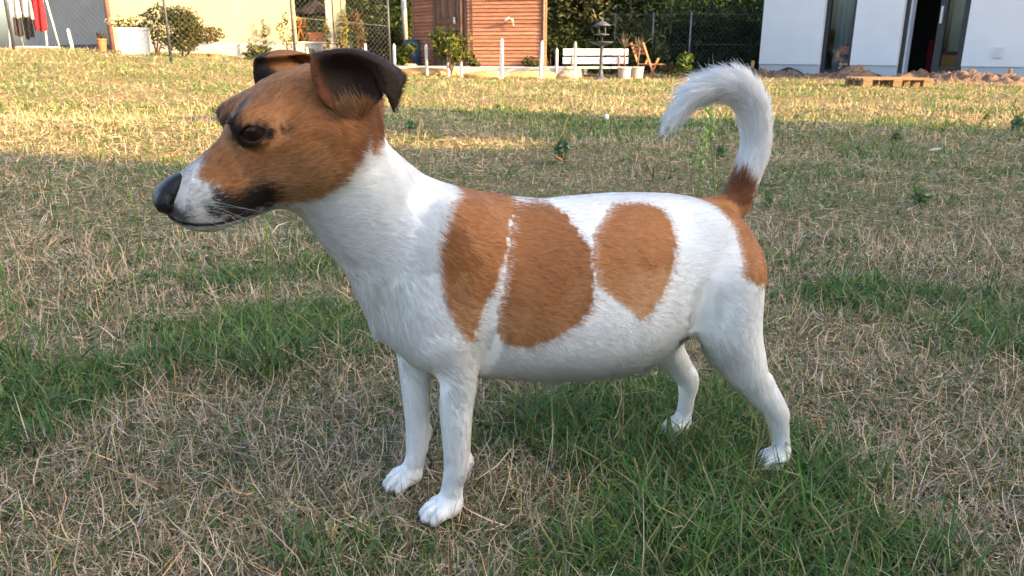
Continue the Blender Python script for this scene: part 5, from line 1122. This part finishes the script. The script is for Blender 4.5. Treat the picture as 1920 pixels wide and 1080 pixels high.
for px_, Y_, top, lab in ((1408, 14.6, 115, 'short wooden peg beside the white house corner'), (1612, 13.2, 125, 'wooden peg standing in the soil behind the pallet'), (1890, 11.4, 131, 'wooden peg standing in the soil before the right wall')):
    p = at(px_, Y_); ht = atz(top, Y_) - p.z; o = MB().box((0, 0, ht / 2 - .04), (.055, .035, ht + .08)).box((0, 0, ht + .008), (.05, .03, .016)).build('peg', raw, None, label=lab, cat='peg', group='wooden pegs before the white house'); o.location = p; o.rotation_euler = (0, .08, .6)
pp = at(1662, 9.75); pal = empty('pallet', pp, -.12, label='wooden pallet lying on the grass before the soil heap', cat='pallet'); pw = mat('pallet_wood', (.19, .125, .07), (.27, .185, .105), 9, .85, .1, stretch=(.6, 6, 6))
for i in range(5): MB().box((0, -.32 + .16 * i, .107), (.80, .10, .018)).build('deck_board', pw, pal)
for x_ in (-.34, 0, .34):
    MB().box((x_, 0, .0885), (.10, .74, .018)).build('stringer', pw, pal); MB().box((x_, 0, -.004), (.10, .74, .018)).build('base_board', pw, pal)
    for y_ in (-.31, 0, .31): MB().box((x_, y_, .042), (.10, .11, .072)).build('block', pw, pal)
# ================================================================== tall grasses, weeds and small things on the lawn
def tuft(name, x, y, n, ln, label, cat='grass tuft', seed=1, stalks=0, stalk_h=.2, w=.0016, el=(45, 88), cols=((.045, .10, .03), (.07, .13, .035), (.10, .15, .04)), lean=0., group=None, head=.018, fat=1.):
    r = np.random.default_rng(seed); z = tz(x, y); V_, F_, C2 = [], [], []
    def strip(p0, az, e0, L_s, cv, w_, c, k=6):
        o = len(V_); p = np.array(p0, float); sdv = np.array([math.cos(az + 1.57), math.sin(az + 1.57), r.normal(0, .2)])
        for i in range(k + 1):
            t = i / k; wd = w_ * (1 - .9 * t ** 1.8); V_.extend([p - sdv * wd, p + sdv * wd]); C2.extend([c, c])
            e = e0 - cv * t; p = p + np.array([math.cos(az) * math.cos(e), math.sin(az) * math.cos(e), math.sin(e)]) * L_s / k
        for i in range(k): F_.append((o + 2 * i, o + 2 * i + 1, o + 2 * i + 3, o + 2 * i + 2))
        return p
    for i in range(n):
        az = r.uniform(0, 6.28); c = np.array(cols[r.integers(len(cols))]) * r.uniform(.7, 1.3)
        ln_ = ln * .85; strip((r.normal(0, .012 + ln * .12), r.normal(0, .012 + ln * .12), -.003), az, R(r.uniform(*el)), ln_ * r.uniform(.5, 1.2), r.uniform(.2, 1.3), w * r.uniform(.6, 1.2), c)
    o_e = empty(name, (x, y, z), label=label, cat=cat, group=group)
    if V_:
        me_ = fast_mesh('blades', np.array(V_), np.array(F_)); vcol(me_, 'col', np.array(C2)); link_mesh('blades', me_, grass_m, o_e)
    for i in range(stalks):
        az = r.uniform(0, 6.28) if not lean else lean; tilt = r.uniform(.03, .16); p = [Vector((r.normal(0, .006), r.normal(0, .006), -.004))]; hh_ = stalk_h * r.uniform(.8, 1.1)
        for j in range(1, 8): t = j / 7; p.append(p[0] + Vector((math.cos(az) * tilt * hh_ * t ** 1.5, math.sin(az) * tilt * hh_ * t ** 1.5, hh_ * t)))
        MB().tube(p, [.0010 * fat ** .4] * 6 + [.0007 * fat ** .4] * 2, 5).build('stalk', stalk_m, o_e, True)
        m_ = MB(); d = (p[-1] - p[-3]).normalized()
        for j in range(14):
            t = j / 14; c = p[-1] + d * head * (t - .4) * 1.6; a = j * 2.4; m_.tube([c, c + d * head * .22 + Vector((math.cos(a), math.sin(a), 0)) * .0022 * fat * (1.1 - t * .6), c + d * head * .42 + Vector((math.cos(a), math.sin(a), 0)) * .0015 * fat], [.0004, .0011 * fat ** .6, .0002], 5)
        m_.build('seed_head', seed_m, o_e, True)
    return o_e
stalk_m = mat('grass_stalk', (.09, .16, .03), (.14, .2, .05), 30, .6, .2); seed_m = mat('seed_head', (.24, .32, .08), (.34, .40, .13), 60, .7, .15)
def gp(px, py): 
    t_ = CAM_P + math.atan((py - 540) / FPX); y = CAM_H / math.tan(t_); return atx(px, y), y
for px_, py_, n_, ln, st, sh_, lab in ((505, 700, 110, .105, 2, .23, 'large dark green grass tuft with tall stalks below the muzzle'), (300, 690, 55, .075, 0, 0, 'spreading green grass tuft left of the large tuft'), (35, 690, 60, .085, 2, .17, 'tall green grass tuft at the left picture edge'), (40, 840, 34, .07, 0, 0, 'small grass tuft below the left edge tuft'), (262, 500, 22, .09, 1, .13, 'thin upright grass clump under the nose'),
                                       (1850, 560, 40, .06, 0, 0, 'dense green tuft far right behind the dog'), (1560, 900, 45, .075, 0, 0, 'green tuft beside the near hind paw'), (1230, 840, 42, .06, 1, .12, 'green tuft before the far hind paw'), (1290, 1030, 60, .07, 0, 0, 'thick green tuft at the bottom right of the dog'), (560, 1070, 50, .06, 0, 0, 'green tuft at the bottom edge left of the paws'), (1760, 1060, 40, .06, 0, 0, 'green tuft in the bottom right corner')):
    x, y = gp(px_, py_); tuft('grass_tuft', x, y, n_, ln, lab, seed=px_, stalks=st, stalk_h=sh_ or .1)
for px_, py_, n_, ln, st, sh_, lab in ((1290, 372, 4, .16, 1, .27, 'green grass stalk with a seed head under the tail tip'), (1340, 372, 5, .18, 1, .275, 'green grass stalk with a seed head inside the curl of the tail'), (1022, 385, 7, .20, 0, 0, 'two short bright green shoots showing over the back')):
    y = 1.2 if st else 1.1; x = atx(px_, y); tuft('grass_stalk', x, y, n_, ln, lab, 'grass stalk', seed=px_, stalks=st, stalk_h=sh_ or .1, w=.0024, el=(80, 89), head=.036, fat=4.2)
def weed(px, py, h, n, label, seed, size=.016, cols=((.05, .085, .045), (.07, .11, .055), (.09, .12, .05))):
    x, y = gp(px, py); e = empty('weed', (x, y, tz(x, y)), label=label, cat='weed'); r = random.Random(seed)
    for i in range(3): MB().tube([(0, 0, -.005), (r.uniform(-.2, .2) * h, r.uniform(-.2, .2) * h, h * .6), (r.uniform(-.35, .35) * h, r.uniform(-.3, .3) * h, h * r.uniform(.8, 1))], [.003, .002, .001], 5).build('stem', stalk_m, e, True)
    h = h * .48
    leaf_cloud('leaves', [((0, 0, h * .45), (h * .45, h * .4, h * .45)), ((0, 0, h * .75), (h * .25, h * .25, h * .28))], n, size, cols, e, seed, shell=.3, bright=2.0); return e
for px_, py_, h_, n_, lab in ((1055, 308, .17, 70, 'upright broad leaved weed in the shaded grass behind the back'), (935, 207, .14, 45, 'small weed at the edge of the far shadow'), (768, 246, .12, 60, 'pale green weed beside the neck'), (1725, 388, .10, 110, 'spreading blue green weed right of the tail'), (1680, 268, .09, 110, 'row of leafy weeds at the right shadow edge'), (1905, 248, .16, 120, 'dark leafy weed at the right picture edge'), (1440, 388, .05, 8, 'single green leaf behind the rump'), (1350, 300, .09, 30, 'small weed inside the tail curl'), (1850, 225, .08, 70, 'low leafy weed on the sunlit grass at far right')):
    weed(px_, py_, h_, n_, lab, px_, .007 if py_ > 360 else .012)
def leaf_litter(px, py, L_l, c, label, seed, name='leaf', cat='leaf'):
    x, y = gp(px, py); v, f = [], []; n = 6
    for i in range(n + 1):
        t = i / n; w_ = L_l * .26 * math.sin(math.pi * min(.98, t * .92 + .06)); 
        for s_ in (-1, 0, 1): v.append((L_l * (t - .5), w_ * s_, .006 + .012 * t * L_l / .03 + (.25 * w_ if s_ else 0)))
    for i in range(n):
        for k_ in (0, 1): f.append((i * 3 + k_, i * 3 + 3 + k_, i * 3 + 4 + k_, i * 3 + 1 + k_))
    o = mesh_obj(name, v, f, mat('leaf_' + str(seed), c, tuple(q * .75 for q in c), 40, .7, .2), None, True, label=label, cat=cat); o.location = (x, y, tz(x, y) + .012); o.rotation_euler = (.25, .2, seed * .7); o.modifiers.new('thick', 'SOLIDIFY').thickness = .0006
leaf_litter(1046, 314, .045, (.55, .17, .03), 'orange fallen leaf in the grass behind the back', 3); leaf_litter(1532, 818, .012, (.50, .19, .05), 'small orange leaf by the hock', 5); leaf_litter(8, 532, .03, (.55, .20, .05), 'orange leaf at the left picture edge', 7); leaf_litter(1750, 290, .05, (.42, .37, .27), 'pale dry leaf lying in the right shadow', 9)
v, f = uv_sphere(1., 14, 9); x, y = gp(1137, 227); v = np.array(v) * (1 + .15 * SineNoise(1.2, 8, 5)(np.array(v)))[:, None] * (.014, .012, .017); o = mesh_obj('pebble', v, f, mat('white_pebble', (.75, .76, .78), (.65, .66, .68), 30, .6, .2), None, True, label='white pebble in the shaded grass', cat='pebble'); o.location = (x, y, tz(x, y) + .03)
